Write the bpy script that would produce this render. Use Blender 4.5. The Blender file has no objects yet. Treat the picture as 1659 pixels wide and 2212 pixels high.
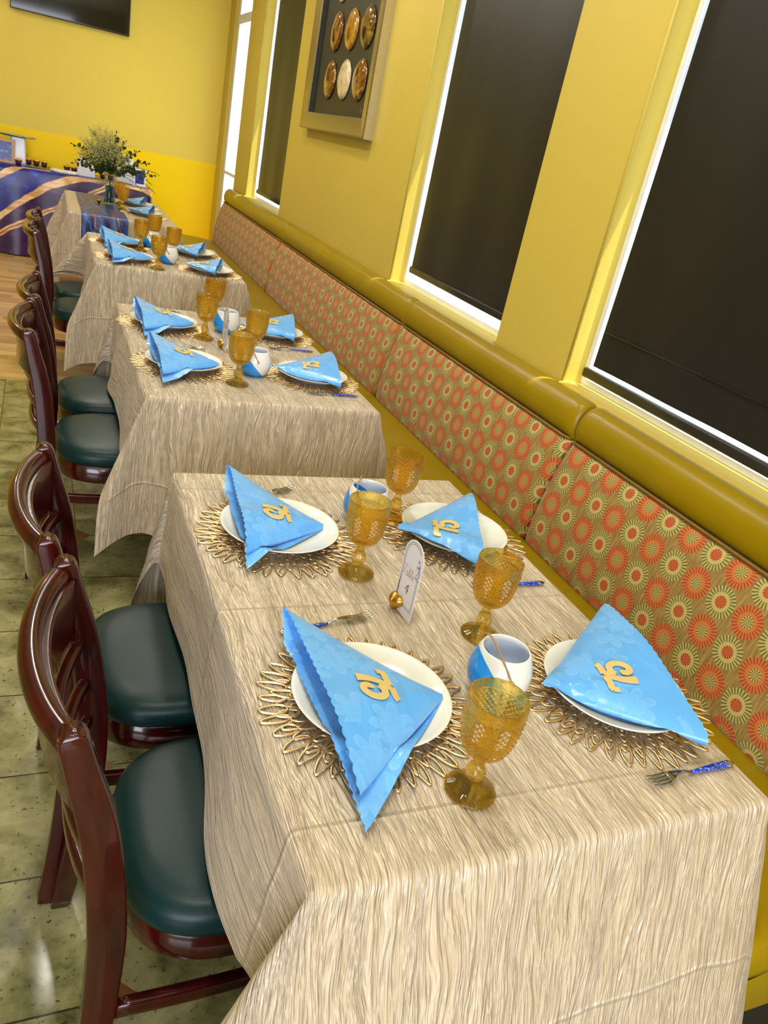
import bpy, bmesh, math, random
from mathutils import Vector, Matrix, noise

sc = bpy.context.scene
col = sc.collection
PI = math.pi
random.seed(7)

# ------------------------------------------------------------------ camera
CAM = Vector((0.0, 0.0, 1.58))
RX = (0.9122369, -0.3600062, 0.1954978)      # image right, image down, view direction in world axes
RY = (0.00938, -0.4587353, -0.8885235)
RZ = (0.4095556, 0.8123777, -0.4150984)
cd = bpy.data.cameras.new('camera')
cam = bpy.data.objects.new('camera', cd)
col.objects.link(cam)
cd.sensor_fit = 'VERTICAL'
cd.sensor_height = 36.0
cd.lens = 1662.0 / 2212.0 * 36.0
cd.clip_start = 0.02
m = Matrix(((RX[0], -RY[0], -RZ[0], CAM.x), (RX[1], -RY[1], -RZ[1], CAM.y), (RX[2], -RY[2], -RZ[2], CAM.z), (0, 0, 0, 1)))
cam.matrix_world = m
sc.camera = cam

# ------------------------------------------------------------------ world, sun, large lights, exposure
sc.view_settings.view_transform = 'Standard'
sc.view_settings.look = 'None'
sc.view_settings.gamma = 1.0
sc.view_settings.exposure = -0.50
w = bpy.data.worlds.new('sky')
sc.world = w
w.use_nodes = True
bg = w.node_tree.nodes['Background']
bg.inputs[0].default_value = (0.86, 0.93, 1.0, 1)
bg.inputs[1].default_value = 4.0
sc.cycles.use_denoising = True
sc.cycles.max_bounces = 10
sc.cycles.transparent_max_bounces = 16
sc.cycles.sample_clamp_indirect = 6.0
sc.cycles.caustics_reflective = False
sc.cycles.caustics_refractive = False


def light(name, kind, loc, energy, color=(1, 1, 1), size=1.0, sizey=None, direction=None, angle=None):
    ld = bpy.data.lights.new(name, kind)
    ld.energy = energy
    ld.color = color
    if kind == 'AREA':
        ld.size = size
        if sizey:
            ld.shape = 'RECTANGLE'
            ld.size_y = sizey
    if angle is not None:
        ld.angle = angle
    o = bpy.data.objects.new(name, ld)
    col.objects.link(o)
    o.location = loc
    if direction is not None:
        o.rotation_euler = Vector(direction).to_track_quat('-Z', 'Y').to_euler()
    return o


light('sun', 'SUN', (6, -2, 8), 32.0, (1.0, 0.95, 0.80), direction=(-0.20, 0.17, -0.95), angle=0.008)
light('daylight_rear_window', 'AREA', (-1.2, -3.3, 1.75), 430, (0.80, 0.84, 1.0), 3.6, 2.3, (0.14, 1, -0.1))
light('daylight_glass_door', 'AREA', (2.10, 8.40, 1.5), 18, (1.0, 0.98, 0.92), 0.6, 2.2, (-1, 0.15, 0))
for i, (lx, ly) in enumerate(((0.15, 0.7), (0.85, 2.0), (0.15, 3.2), (0.85, 4.4), (0.15, 5.6), (0.6, 7.0), (-1.6, 7.9))):
    light('ceiling_lamp', 'AREA', (lx, ly, 3.12), 27, (1.0, 0.94, 0.82), 0.22, 0.22, (0, 0, -1))
light('ceiling_glow', 'AREA', (-0.2, 3.4, 3.1), 18, (1.0, 0.95, 0.86), 3.2, 8.0, (0, 0, -1))


# ------------------------------------------------------------------ colour and node helpers
def lin(c):
    return tuple((x / 255 / 12.92) if x / 255 <= 0.04045 else ((x / 255 + 0.055) / 1.055) ** 2.4 for x in c)


def rgba(c):
    return (*lin(c), 1.0)


class T:
    """a small node-tree writer"""
    def __init__(s, name):
        s.m = bpy.data.materials.new(name)
        s.m.use_nodes = True
        s.t = s.m.node_tree
        s.b = s.t.nodes['Principled BSDF']
        s.out = s.t.nodes['Material Output']

    def n(s, kind, **kw):
        x = s.t.nodes.new(kind)
        for k, v in kw.items():
            setattr(x, k, v)
        return x

    def put(s, sock, v):
        if hasattr(v, 'is_output') or isinstance(v, bpy.types.NodeSocket):
            s.t.links.new(v, sock)
        else:
            sock.default_value = v

    def math(s, op, a, b=None, c=None, clamp=False):
        x = s.n('ShaderNodeMath', operation=op, use_clamp=clamp)
        s.put(x.inputs[0], a)
        if b is not None:
            s.put(x.inputs[1], b)
        if c is not None:
            s.put(x.inputs[2], c)
        return x.outputs[0]

    def coord(s, kind='Object'):
        return s.n('ShaderNodeTexCoord').outputs[kind]

    def mapping(s, v, scale=(1, 1, 1), rot=(0, 0, 0), loc=(0, 0, 0)):
        x = s.n('ShaderNodeMapping')
        s.put(x.inputs[0], v)
        x.inputs[1].default_value = loc
        x.inputs[2].default_value = rot
        x.inputs[3].default_value = scale
        return x.outputs[0]

    def noise(s, v, scale=5, detail=3, rough=0.5, dist=0.0):
        x = s.n('ShaderNodeTexNoise')
        s.put(x.inputs['Vector'], v)
        x.inputs['Scale'].default_value = scale
        x.inputs['Detail'].default_value = detail
        x.inputs['Roughness'].default_value = rough
        x.inputs['Distortion'].default_value = dist
        return x.outputs[0]

    def noisec(s, v, scale=5, detail=3):
        x = s.n('ShaderNodeTexNoise')
        s.put(x.inputs['Vector'], v)
        x.inputs['Scale'].default_value = scale
        x.inputs['Detail'].default_value = detail
        return x.outputs[1]

    def ramp(s, f, stops, interp='LINEAR'):
        x = s.n('ShaderNodeValToRGB')
        s.put(x.inputs[0], f)
        r = x.color_ramp
        r.interpolation = interp
        while len(r.elements) < len(stops):
            r.elements.new(0.5)
        for e, (p, c) in zip(r.elements, stops):
            e.position = p
            e.color = c if len(c) == 4 else (*c, 1)
        return x.outputs[0]

    def mix(s, f, a, b, kind='MIX'):
        x = s.n('ShaderNodeMix', data_type='RGBA', blend_type=kind)
        s.put(x.inputs[0], f)
        s.put(x.inputs[6], a)
        s.put(x.inputs[7], b)
        return x.outputs[2]

    def sep(s, v):
        x = s.n('ShaderNodeSeparateXYZ')
        s.put(x.inputs[0], v)
        return x.outputs

    def comb(s, a, b, c=0.0):
        x = s.n('ShaderNodeCombineXYZ')
        s.put(x.inputs[0], a)
        s.put(x.inputs[1], b)
        s.put(x.inputs[2], c)
        return x.outputs[0]

    def bump(s, h, strength=0.3, dist=0.01, normal=None):
        x = s.n('ShaderNodeBump')
        s.put(x.inputs['Height'], h)
        x.inputs['Strength'].default_value = strength
        x.inputs['Distance'].default_value = dist
        if normal is not None:
            s.put(x.inputs['Normal'], normal)
        return x.outputs[0]

    def set(s, **kw):
        names = {'color': 'Base Color', 'rough': 'Roughness', 'metal': 'Metallic', 'normal': 'Normal', 'spec': 'Specular IOR Level',
                 'coat': 'Coat Weight', 'coatr': 'Coat Roughness', 'trans': 'Transmission Weight', 'ior': 'IOR', 'sheen': 'Sheen Weight',
                 'sheenr': 'Sheen Roughness', 'sheent': 'Sheen Tint', 'aniso': 'Anisotropic', 'emit': 'Emission Color', 'emits': 'Emission Strength', 'sss': 'Subsurface Weight'}
        for k, v in kw.items():
            s.put(s.b.inputs[names[k]], v)
        return s.m


def plain(name, c, rough=0.5, metal=0.0, **kw):
    t = T(name)
    n = t.noise(t.coord(), 14, 3)
    base = t.mix(n, rgba(tuple(x * 0.94 for x in c)), rgba(tuple(min(255, x * 1.04) for x in c)))
    return t.set(color=base, rough=rough, metal=metal, **kw)


# ------------------------------------------------------------------ materials
def mat_cloth():
    t = T('crinkled champagne taffeta')
    uv = t.coord('UV')
    warp = t.noisec(t.mapping(uv, (9, 4.0, 1)), 1.0, 2)
    wv = t.n('ShaderNodeVectorMath', operation='MULTIPLY_ADD')
    t.put(wv.inputs[0], warp)
    wv.inputs[1].default_value = (0.045, 0.05, 0)
    t.put(wv.inputs[2], uv)
    p = wv.outputs[0]
    a = t.noise(t.mapping(p, (100, 6.5, 1)), 1.0, 2, 0.55, 0.7)
    b = t.noise(t.mapping(p, (40, 3.8, 1), loc=(3, 7, 0)), 1.0, 3, 0.6, 1.1)
    ridge = t.math('SUBTRACT', 1.0, t.math('MULTIPLY', t.math('ABSOLUTE', t.math('SUBTRACT', b, 0.5)), 6.0, clamp=True))
    ridge2 = t.math('SUBTRACT', 1.0, t.math('MULTIPLY', t.math('ABSOLUTE', t.math('SUBTRACT', a, 0.5)), 6.0, clamp=True))
    h = t.math('ADD', t.math('MULTIPLY', ridge, 0.75), t.math('MULTIPLY', ridge2, 0.40))
    # two ironed fold creases across the cloth
    v = t.sep(uv)[1]
    for v0 in (0.085, 0.60, 1.12, -0.30):
        e = t.math('SUBTRACT', 1.0, t.math('DIVIDE', t.math('ABSOLUTE', t.math('SUBTRACT', v, v0)), 0.006), clamp=True)
        h = t.math('ADD', h, t.math('MULTIPLY', e, 0.5))
    nrm = t.bump(h, 0.9, 0.0068)
    base = t.ramp(t.math('ADD', t.math('MULTIPLY', ridge2, 0.5), t.math('MULTIPLY', ridge, 0.5)), [(0.0, rgba((194, 176, 146))), (1.0, rgba((216, 201, 176)))])  # crinkle shading put into the colour: ridges lighter, hollows darker
    return t.set(color=base, rough=0.30, spec=1.0, normal=nrm, sheen=0.2, sheenr=0.4, sheent=rgba((255, 238, 225)))


def mat_damask():
    t = T('sky blue satin damask')
    c = t.coord('UV')
    mp = t.mapping(c, (11, 11, 0))
    v = t.n('ShaderNodeTexVoronoi', feature='F1')
    t.put(v.inputs['Vector'], mp)
    v.inputs['Scale'].default_value = 1.0
    dv = t.n('ShaderNodeVectorMath', operation='SUBTRACT')
    t.put(dv.inputs[0], mp)
    t.t.links.new(v.outputs['Position'], dv.inputs[1])
    dx, dy, _ = t.sep(dv.outputs[0])
    ang = t.math('ARCTAN2', dy, dx)
    rad = t.math('SQRT', t.math('ADD', t.math('MULTIPLY', dx, dx), t.math('MULTIPLY', dy, dy)))
    edge = t.math('ADD', 0.20, t.math('MULTIPLY', t.math('ABSOLUTE', t.math('COSINE', t.math('MULTIPLY', ang, 3.5))), 0.24))
    gap_ = t.math('ABSOLUTE', t.math('SUBTRACT', rad, edge))
    f = t.math('SUBTRACT', 1.0, t.math('MULTIPLY', gap_, 22.0, clamp=True), clamp=True)
    inner = t.math('SUBTRACT', 1.0, t.math('MULTIPLY', t.math('ABSOLUTE', t.math('SUBTRACT', rad, t.math('MULTIPLY', edge, 0.55))), 26.0, clamp=True), clamp=True)
    fill = t.math('MULTIPLY', t.math('LESS_THAN', rad, edge), 0.35)
    f = t.math('MAXIMUM', t.math('MAXIMUM', f, inner), fill)
    base = t.mix(t.math('MULTIPLY', f, 0.5), rgba((92, 172, 244)), rgba((134, 200, 250)))
    rough = t.math('ADD', 0.24, t.math('MULTIPLY', f, 0.20))
    nrm = t.bump(t.noise(t.mapping(c, (22, 9, 14)), 1.0, 2, 0.4, 0.6), 0.5, 0.012)
    return t.set(color=base, rough=rough, spec=0.6, normal=nrm, sheen=0.2)


def mat_medallion():
    t = T('woven medallion fabric')
    u, v, _ = t.sep(t.coord('UV'))
    P, RAD = 0.0905, 0.0432
    weave = t.noise(t.mapping(t.coord('UV'), (160, 22, 1), rot=(0, 0, 0.6)), 1.0, 2)
    ground = t.ramp(weave, [(0.3, rgba((124, 94, 34))), (0.7, rgba((168, 140, 76)))])
    colr = ground

    # square lattice, the two kinds alternate like a checkerboard
    gu = t.math('DIVIDE', t.math('SUBTRACT', u, 1.5825), P)
    gv = t.math('DIVIDE', t.math('SUBTRACT', v, 0.0065), P)
    odd = t.math('GREATER_THAN', t.math('FRACT', t.math('MULTIPLY', t.math('ADD', t.math('FLOOR', gu), t.math('FLOOR', gv)), 0.5)), 0.25)

    def lattice(flag, c_out, c_out2, c_in, c_in2, prev):
        fu = t.math('SUBTRACT', t.math('FRACT', gu), 0.5)
        fv = t.math('SUBTRACT', t.math('FRACT', gv), 0.5)
        A = B = P
        du = t.math('MULTIPLY', fu, A)
        dv = t.math('MULTIPLY', fv, B)
        r = t.math('SQRT', t.math('ADD', t.math('MULTIPLY', du, du), t.math('MULTIPLY', dv, dv)))
        ang = t.math('ARCTAN2', dv, du)
        st = t.math('FRACT', t.math('MULTIPLY', ang, 26 / (2 * PI)))
        stripe = t.math('GREATER_THAN', st, 0.5)
        st2 = t.math('FRACT', t.math('MULTIPLY', ang, 12 / (2 * PI)))
        stripe2 = t.math('GREATER_THAN', st2, 0.5)
        outer = t.mix(t.math('MULTIPLY', stripe, t.math('GREATER_THAN', r, 0.0262)), rgba(c_out), rgba(c_out2))
        inner = t.mix(stripe2, rgba(c_in), rgba(c_in2))
        disc = t.mix(t.math('LESS_THAN', r, 0.0165), outer, inner)
        return t.mix(t.math('MULTIPLY', t.math('LESS_THAN', r, RAD), flag), prev, disc)
    colr = lattice(odd, (192, 112, 50), (160, 62, 24), (190, 172, 98), (104, 96, 34), colr)
    colr = lattice(t.math('SUBTRACT', 1.0, odd), (184, 170, 98), (104, 100, 38), (194, 104, 52), (154, 60, 24), colr)
    nrm = t.bump(weave, 0.15, 0.002)
    return t.set(color=colr, rough=0.62, spec=0.35, normal=nrm, sheen=0.15)


def mat_vinyl(name, c, rough, spec=0.5):
    t = T(name)
    o = t.coord()
    n1 = t.noise(o, 220, 2)
    n2 = t.noise(o, 5, 3)
    nrm = t.bump(t.math('ADD', t.math('MULTIPLY', n1, 0.15), n2), 0.16, 0.006)
    base = t.mix(n2, rgba(tuple(x * 0.92 for x in c)), rgba(tuple(min(255, x * 1.06) for x in c)))
    return t.set(color=base, rough=rough, spec=spec, normal=nrm)


def mat_wood_lacquer():
    t = T('mahogany lacquer')
    o = t.coord()
    g = t.noise(t.mapping(o, (30, 30, 4)), 1.0, 4, 0.6, 0.6)
    base = t.ramp(g, [(0.3, rgba((32, 4, 4))), (0.7, rgba((66, 8, 7)))])
    wear = t.ramp(t.noise(o, 55, 4, 0.7), [(0.765, (0, 0, 0)), (0.775, (1, 1, 1))])
    base = t.mix(wear, base, rgba((150, 96, 60)))
    return t.set(color=base, rough=0.2, spec=0.35, coat=0.45, coatr=0.04)


def mat_tile():
    t = T('speckled green granite tiles and oak boards')
    o = t.coord()
    x, y, _ = t.sep(o)
    P = 0.3135
    px = t.math('DIVIDE', t.math('SUBTRACT', x, 0.135), P)
    py = t.math('DIVIDE', t.math('SUBTRACT', y, 1.293), P)
    cx = t.math('FLOOR', px)
    cy = t.math('FLOOR', py)
    wn = t.n('ShaderNodeTexWhiteNoise', noise_dimensions='2D')
    t.put(wn.inputs['Vector'], t.comb(cx, cy))
    per = wn.outputs[0]
    sh = t.n('ShaderNodeVectorMath', operation='ADD')
    t.put(sh.inputs[0], o)
    t.put(sh.inputs[1], t.comb(t.math('MULTIPLY', per, 7.0), t.math('MULTIPLY', per, 3.0)))
    n1 = t.noise(sh.outputs[0], 7, 5, 0.62, 0.4)
    n2 = t.noise(sh.outputs[0], 70, 3, 0.6)
    base = t.ramp(n1, [(0.30, rgba((70, 68, 38))), (0.47, rgba((132, 130, 84))), (0.62, rgba((164, 160, 114))), (0.78, rgba((116, 120, 96)))])
    spk = t.ramp(n2, [(0.33, (1, 1, 1)), (0.385, (0, 0, 0))])
    base = t.mix(t.math('MULTIPLY', spk, 0.8), base, rgba((52, 44, 24)))
    fx = t.math('ABSOLUTE', t.math('SUBTRACT', t.math('FRACT', px), 0.5))
    fy = t.math('ABSOLUTE', t.math('SUBTRACT', t.math('FRACT', py), 0.5))
    grout = t.math('GREATER_THAN', t.math('MAXIMUM', fx, fy), 0.4925)
    base = t.mix(grout, base, rgba((56, 52, 30)))
    # small terracotta diamonds on every other corner
    qx = t.math('ABSOLUTE', t.math('SUBTRACT', t.math('FRACT', t.math('ADD', t.math('MULTIPLY', px, 0.5), 0.5)), 0.5))
    qy = t.math('ABSOLUTE', t.math('SUBTRACT', t.math('FRACT', t.math('ADD', t.math('MULTIPLY', t.math('SUBTRACT', py, 1.0), 0.5), 0.5)), 0.5))
    dia = t.math('LESS_THAN', t.math('ADD', qx, qy), 0.088)
    base = t.mix(dia, base, rgba((120, 78, 28)))
    # oak boards beyond the tiles
    bx = t.math('DIVIDE', y, 0.085)
    row = t.math('FLOOR', bx)
    wn2 = t.n('ShaderNodeTexWhiteNoise', noise_dimensions='2D')
    t.put(wn2.inputs['Vector'], t.comb(row, t.math('FLOOR', t.math('ADD', t.math('DIVIDE', x, 0.9), t.math('MULTIPLY', row, 0.37)))))
    grain = t.noise(t.mapping(o, (4, 60, 1)), 1.0, 4, 0.6, 0.5)
    oak = t.ramp(t.math('ADD', t.math('MULTIPLY', grain, 0.5), t.math('MULTIPLY', wn2.outputs[0], 0.5)), [(0.2, rgba((172, 128, 66))), (0.8, rgba((222, 186, 120)))])
    gap = t.math('GREATER_THAN', t.math('ABSOLUTE', t.math('SUBTRACT', t.math('FRACT', bx), 0.5)), 0.485)
    oak = t.mix(t.math('MULTIPLY', gap, 0.5), oak, rgba((120, 82, 40)))
    far = t.math('GREATER_THAN', y, 4.72)
    base = t.mix(far, base, oak)
    return t.set(color=base, rough=0.17, spec=0.5)


def mat_wall(name, upper, lower=None, zb=1.1):
    t = T(name)
    o = t.coord()
    n = t.noise(o, 60, 3)
    n2 = t.noise(t.mapping(o, (1.5, 1.5, 0.7)), 1.0, 3)
    c = t.mix(n2, rgba(tuple(x * 0.97 for x in upper)), rgba(tuple(min(255, x * 1.02) for x in upper)))
    if lower:
        z = t.sep(o)[2]
        c = t.mix(t.math('LESS_THAN', z, zb), c, rgba(lower))
    return t.set(color=c, rough=0.45, spec=0.22, normal=t.bump(n, 0.05, 0.003))


def mat_amber_glass():
    t = T('amber pressed glass')
    t.set(color=(1.0, 0.80, 0.24, 1), rough=0.02, trans=1.0, ior=1.48, spec=0.6)
    tr = t.n('ShaderNodeBsdfTransparent')
    tr.inputs[0].default_value = (1.0, 0.85, 0.38, 1)
    mx = t.n('ShaderNodeMixShader')
    mx.inputs[0].default_value = 0.42
    t.t.links.new(t.b.outputs[0], mx.inputs[1])
    t.t.links.new(tr.outputs[0], mx.inputs[2])
    t.t.links.new(mx.outputs[0], t.out.inputs[0])
    return t.m


def mat_pane(name, tint=(0.97, 0.99, 1, 1)):
    t = T(name)
    tr = t.n('ShaderNodeBsdfTransparent')
    tr.inputs[0].default_value = tint
    gl = t.n('ShaderNodeBsdfGlossy')
    gl.inputs['Roughness'].default_value = 0.02
    fr = t.n('ShaderNodeFresnel')
    mx = t.n('ShaderNodeMixShader')
    t.put(mx.inputs[0], t.math('MULTIPLY', fr.outputs[0], 0.45))
    t.t.links.new(tr.outputs[0], mx.inputs[1])
    t.t.links.new(gl.outputs[0], mx.inputs[2])
    t.t.links.new(mx.outputs[0], t.out.inputs[0])
    return t.m


def mat_mug():
    t = T('white ceramic dipped in blue glaze')
    x, y, z = t.sep(t.coord())
    f = t.math('LESS_THAN', t.math('ADD', t.math('MULTIPLY', x, 1.05), t.math('SUBTRACT', z, 0.036)), 0.0)
    base = t.mix(f, rgba((236, 238, 236)), rgba((34, 150, 240)))
    return t.set(color=base, rough=0.1, spec=0.55, coat=0.4)


def mat_marble():
    t = T('blue resin print with gold veins')
    o = t.coord('UV')
    wn = t.noisec(o, 2.6, 5)
    wv = t.n('ShaderNodeVectorMath', operation='MULTIPLY_ADD')
    t.put(wv.inputs[0], wn)
    wv.inputs[1].default_value = (0.11, 0.11, 0)
    t.put(wv.inputs[2], o)
    u, v, _ = t.sep(wv.outputs[0])
    uo = t.math('ADD', u, 0.1)
    c1 = t.math('ADD', 0.56, t.math('SUBTRACT', t.math('MULTIPLY', uo, 0.85), t.math('MULTIPLY', t.math('MULTIPLY', uo, uo), 0.55)))
    d1 = t.math('SUBTRACT', v, c1)
    d2 = t.math('SUBTRACT', v, t.math('ADD', 0.355, t.math('MULTIPLY', uo, 0.62)))
    d3 = t.math('SUBTRACT', v, t.math('ADD', 0.87, t.math('MULTIPLY', uo, 0.59)))

    def band(d, hw):
        return t.math('LESS_THAN', t.math('ABSOLUTE', d), hw)
    n = t.noise(o, 9, 5, 0.65)
    blue = t.ramp(n, [(0.40, rgba((8, 8, 96))), (0.55, rgba((12, 26, 150))), (0.72, rgba((40, 110, 220)))])
    plum = t.ramp(n, [(0.35, rgba((38, 14, 66))), (0.6, rgba((66, 34, 84))), (0.75, rgba((120, 90, 150)))])
    base = t.mix(t.math('GREATER_THAN', d1, 0.0), plum, blue)
    grain = t.ramp(t.noise(t.mapping(wv.outputs[0], (6, 20, 1), rot=(0, 0, -0.6)), 1.0, 3), [(0.4, rgba((206, 150, 84))), (0.6, rgba((248, 214, 160)))])
    base = t.mix(band(d1, 0.043), base, rgba((140, 88, 40)))
    base = t.mix(band(d1, 0.036), base, grain)
    base = t.mix(band(d2, 0.030), base, rgba((140, 88, 40)))
    base = t.mix(t.math('MULTIPLY', band(d2, 0.026), t.math('SUBTRACT', 1.0, band(d2, 0.006))), base, grain)
    base = t.mix(band(d3, 0.030), base, grain)
    return t.set(color=base, rough=0.3, spec=0.5)


def mat_runner():
    t = T('blue agate runner print')
    o = t.coord('UV')
    n = t.noisec(o, 3, 4)
    wv = t.n('ShaderNodeVectorMath', operation='MULTIPLY_ADD')
    t.put(wv.inputs[0], n)
    wv.inputs[1].default_value = (0.5, 0.5, 0)
    t.put(wv.inputs[2], o)
    u, v, _ = t.sep(wv.outputs[0])
    c = t.math('FRACT', t.math('ADD', t.math('MULTIPLY', u, 6.0), t.math('MULTIPLY', v, 1.2)))
    base = t.ramp(c, [(0.0, rgba((8, 12, 58))), (0.3, rgba((14, 40, 120))), (0.42, rgba((40, 110, 190))), (0.5, rgba((10, 20, 80))), (0.66, rgba((12, 14, 60))), (0.7, rgba((190, 120, 84))), (0.735, rgba((12, 14, 66))), (0.9, rgba((20, 66, 150)))])
    return t.set(color=base, rough=0.35, spec=0.5)


def mat_agate(name, c1, c2, c3, sc_=9):
    t = T(name)
    o = t.coord()
    n = t.noise(o, sc_, 5, 0.6, 1.6)
    base = t.ramp(n, [(0.3, rgba(c1)), (0.5, rgba(c2)), (0.68, rgba(c3))])
    return t.set(color=base, rough=0.1, spec=0.6, coat=0.6)


def mat_blue_print(name):
    t = T(name)
    o = t.coord()
    n = t.noise(o, 26, 3)
    x, y, z = t.sep(o)
    base = t.ramp(n, [(0.42, rgba((8, 12, 110))), (0.56, rgba((14, 40, 170))), (0.68, rgba((60, 160, 230)))])
    return t.set(color=base, rough=0.25)


def mat_fork_handle():
    t = T('blue and white porcelain handle')
    n = t.noise(t.coord(), 230, 3, 0.6, 1.0)
    base = t.ramp(n, [(0.46, rgba((14, 36, 170))), (0.56, rgba((40, 96, 220))), (0.66, rgba((190, 214, 244)))])
    return t.set(color=base, rough=0.15, coat=0.5)


def mat_brush_gold(name, c, rough):
    t = T(name)
    n = t.noise(t.coord(), 90, 3)
    base = t.mix(n, rgba(tuple(x * 0.9 for x in c)), rgba(c))
    return t.set(color=base, rough=rough, metal=1.0)


M = dict(
    cloth=mat_cloth(), damask=mat_damask(), medallion=mat_medallion(),
    mustard=mat_vinyl('mustard vinyl', (146, 122, 2), 0.32, 0.32), piping=mat_vinyl('dark mustard piping', (120, 88, 8), 0.4),
    green=mat_vinyl('dark teal vinyl', (12, 42, 42), 0.36, 0.22), lacquer=mat_wood_lacquer(), floor=mat_tile(),
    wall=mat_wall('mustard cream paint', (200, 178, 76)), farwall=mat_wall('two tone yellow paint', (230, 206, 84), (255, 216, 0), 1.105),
    cream=mat_wall('cream plaster', (226, 214, 178)),
    amber=mat_amber_glass(), pane=mat_pane('window glass'), clear=mat_pane('clear glass', (0.93, 0.97, 0.97, 1)),
    plate=plain('warm white porcelain', (232, 234, 224), 0.10, coat=0.4), mug=mat_mug(),
    twine=plain('jute twine', (176, 138, 92), 0.8), gold=mat_brush_gold('satin gold', (222, 170, 84), 0.28),
    matgold=mat_brush_gold('rose gold pressed vinyl', (240, 206, 156), 0.36), steel=mat_brush_gold('polished steel', (190, 190, 186), 0.12),
    glitter=plain('pale gold glitter card', (226, 202, 132), 0.4, 0.25), card=plain('white card', (226, 222, 220), 0.45),
    copper=plain('copper foil', (150, 84, 40), 0.3, 0.6), rosefoil=plain('rose foil', (196, 150, 130), 0.4, 0.3), ink=plain('grey foil', (120, 104, 100), 0.5),
    forkhandle=mat_fork_handle(), blind=plain('dark brown blackout cloth', (33, 32, 27), 0.36, spec=0.3), bar=plain('black blind bar', (34, 32, 26), 0.4),
    white=plain('white painted frame', (232, 236, 240), 0.35), champagne=mat_brush_gold('champagne metal frame', (206, 196, 160), 0.30),
    matboard=plain('olive black mat board', (44, 42, 18), 0.5), black=plain('black plastic', (14, 13, 12), 0.18), screen=plain('dark screen', (20, 22, 16), 0.06),
    dark=plain('black toe kick', (14, 13, 12), 0.6), marble=mat_marble(), runner=mat_runner(), oak=plain('pale oak', (196, 158, 100), 0.5), laminate=plain('brown laminate', (110, 78, 48), 0.4),
    leaf=plain('dark eucalyptus green', (40, 58, 20), 0.5), stem=plain('green stem', (84, 96, 34), 0.6), blossom=plain('cream baby breath', (186, 184, 126), 0.7),
    blossomstem=plain('olive filler stem', (120, 128, 52), 0.7), rose=plain('pale yellow bloom', (236, 206, 92), 0.6),
    water=mat_pane('blue water', (0.10, 0.62, 0.86, 1)), wrapper=plain('brown paper wrapper', (66, 24, 12), 0.6), cake=plain('golden sponge', (222, 160, 62), 0.7),
    acrylic=plain('white glossy acrylic', (228, 228, 232), 0.15), print=mat_blue_print('blue printed sign'),
    whitestone=mat_agate('white swirled stone', (190, 190, 196), (238, 238, 240), (250, 250, 250), 6), blueagate=mat_agate('blue agate slice', (10, 70, 120), (30, 140, 170), (210, 230, 220), 16),
    a1=mat_agate('brown agate', (56, 28, 6), (116, 68, 14), (190, 158, 96), 11), a2=mat_agate('amber agate', (118, 78, 10), (164, 112, 20), (208, 180, 108), 7),
    a3=mat_agate('dark olive agate', (30, 14, 4), (84, 50, 10), (150, 130, 60), 8), a4=mat_agate('cream agate', (160, 120, 70), (214, 196, 150), (240, 232, 206), 8),
)


# ------------------------------------------------------------------ mesh helpers
def obj(name, bm, mat, parent=None, smooth=True, loc=None, rotz=0.0):
    me = bpy.data.meshes.new(name)
    bm.to_mesh(me)
    bm.free()
    if mat:
        me.materials.append(mat)
    if smooth:
        for p in me.polygons:
            p.use_smooth = True
    o = bpy.data.objects.new(name, me)
    col.objects.link(o)
    if parent:
        o.parent = parent
    if loc:
        o.location = loc
    o.rotation_euler.z = rotz
    return o


def tag(o, label=None, cat=None, group=None, kind=None):
    if label:
        o['label'] = label
    if cat:
        o['category'] = cat
    if group:
        o['group'] = group
    if kind:
        o['kind'] = kind
    return o


def empty(name, loc, rz=0.0, label=None, cat=None, group=None):
    o = bpy.data.objects.new(name, None)
    col.objects.link(o)
    o.location = loc
    o.rotation_euler.z = rz
    o.empty_display_size = 0.05
    return tag(o, label, cat, group)


def copy_tree(o, parent=None):
    c = o.copy()
    col.objects.link(c)
    if parent:
        c.parent = parent
    for ch in list(o.children):
        copy_tree(ch, c)
    return c


def place(proto, first, loc, rz, label):
    """the first call places the prototype itself, later calls copies of it"""
    if first:
        o = proto
    else:
        o = copy_tree(proto)
    o.location = loc
    o.rotation_euler.z = rz
    o['label'] = label
    return o


def add_box(bm, x0, x1, y0, y1, z0, z1, bev=0.0, seg=2):
    r = bmesh.ops.create_cube(bm, size=1.0)
    for v in r['verts']:
        v.co = Vector(((x0 + x1) / 2 + v.co.x * (x1 - x0), (y0 + y1) / 2 + v.co.y * (y1 - y0), (z0 + z1) / 2 + v.co.z * (z1 - z0)))
    if bev:
        es = list({e for v in r['verts'] for e in v.link_edges})
        bmesh.ops.bevel(bm, geom=es, offset=bev, segments=seg, affect='EDGES', profile=0.6)


def box(x0, x1, y0, y1, z0, z1, bev=0.0, seg=2):
    bm = bmesh.new()
    add_box(bm, x0, x1, y0, y1, z0, z1, bev, seg)
    return bm


def loft(bm, rings, closed=True, caps=True):
    """rings of equal length joined by quads"""
    vs = [[bm.verts.new(p) for p in r] for r in rings]
    n = len(rings[0])
    for a, b in zip(vs, vs[1:]):
        for i in range(n if closed else n - 1):
            j = (i + 1) % n
            bm.faces.new((a[i], a[j], b[j], b[i]))
    if caps and closed:
        bm.faces.new(list(reversed(vs[0])))
        bm.faces.new(vs[-1])
    return vs


def rrect(a, b, r, k=3):
    """rounded rectangle, half sizes a (first axis) and b (second)"""
    r = min(r, a, b)
    pts = []
    for cx, cy, s in ((a - r, b - r, 0), (-a + r, b - r, PI / 2), (-a + r, -b + r, PI), (a - r, -b + r, 1.5 * PI)):
        for i in range(k + 1):
            t = s + PI / 2 * i / k
            pts.append((cx + r * math.cos(t), cy + r * math.sin(t)))
    return pts


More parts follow.
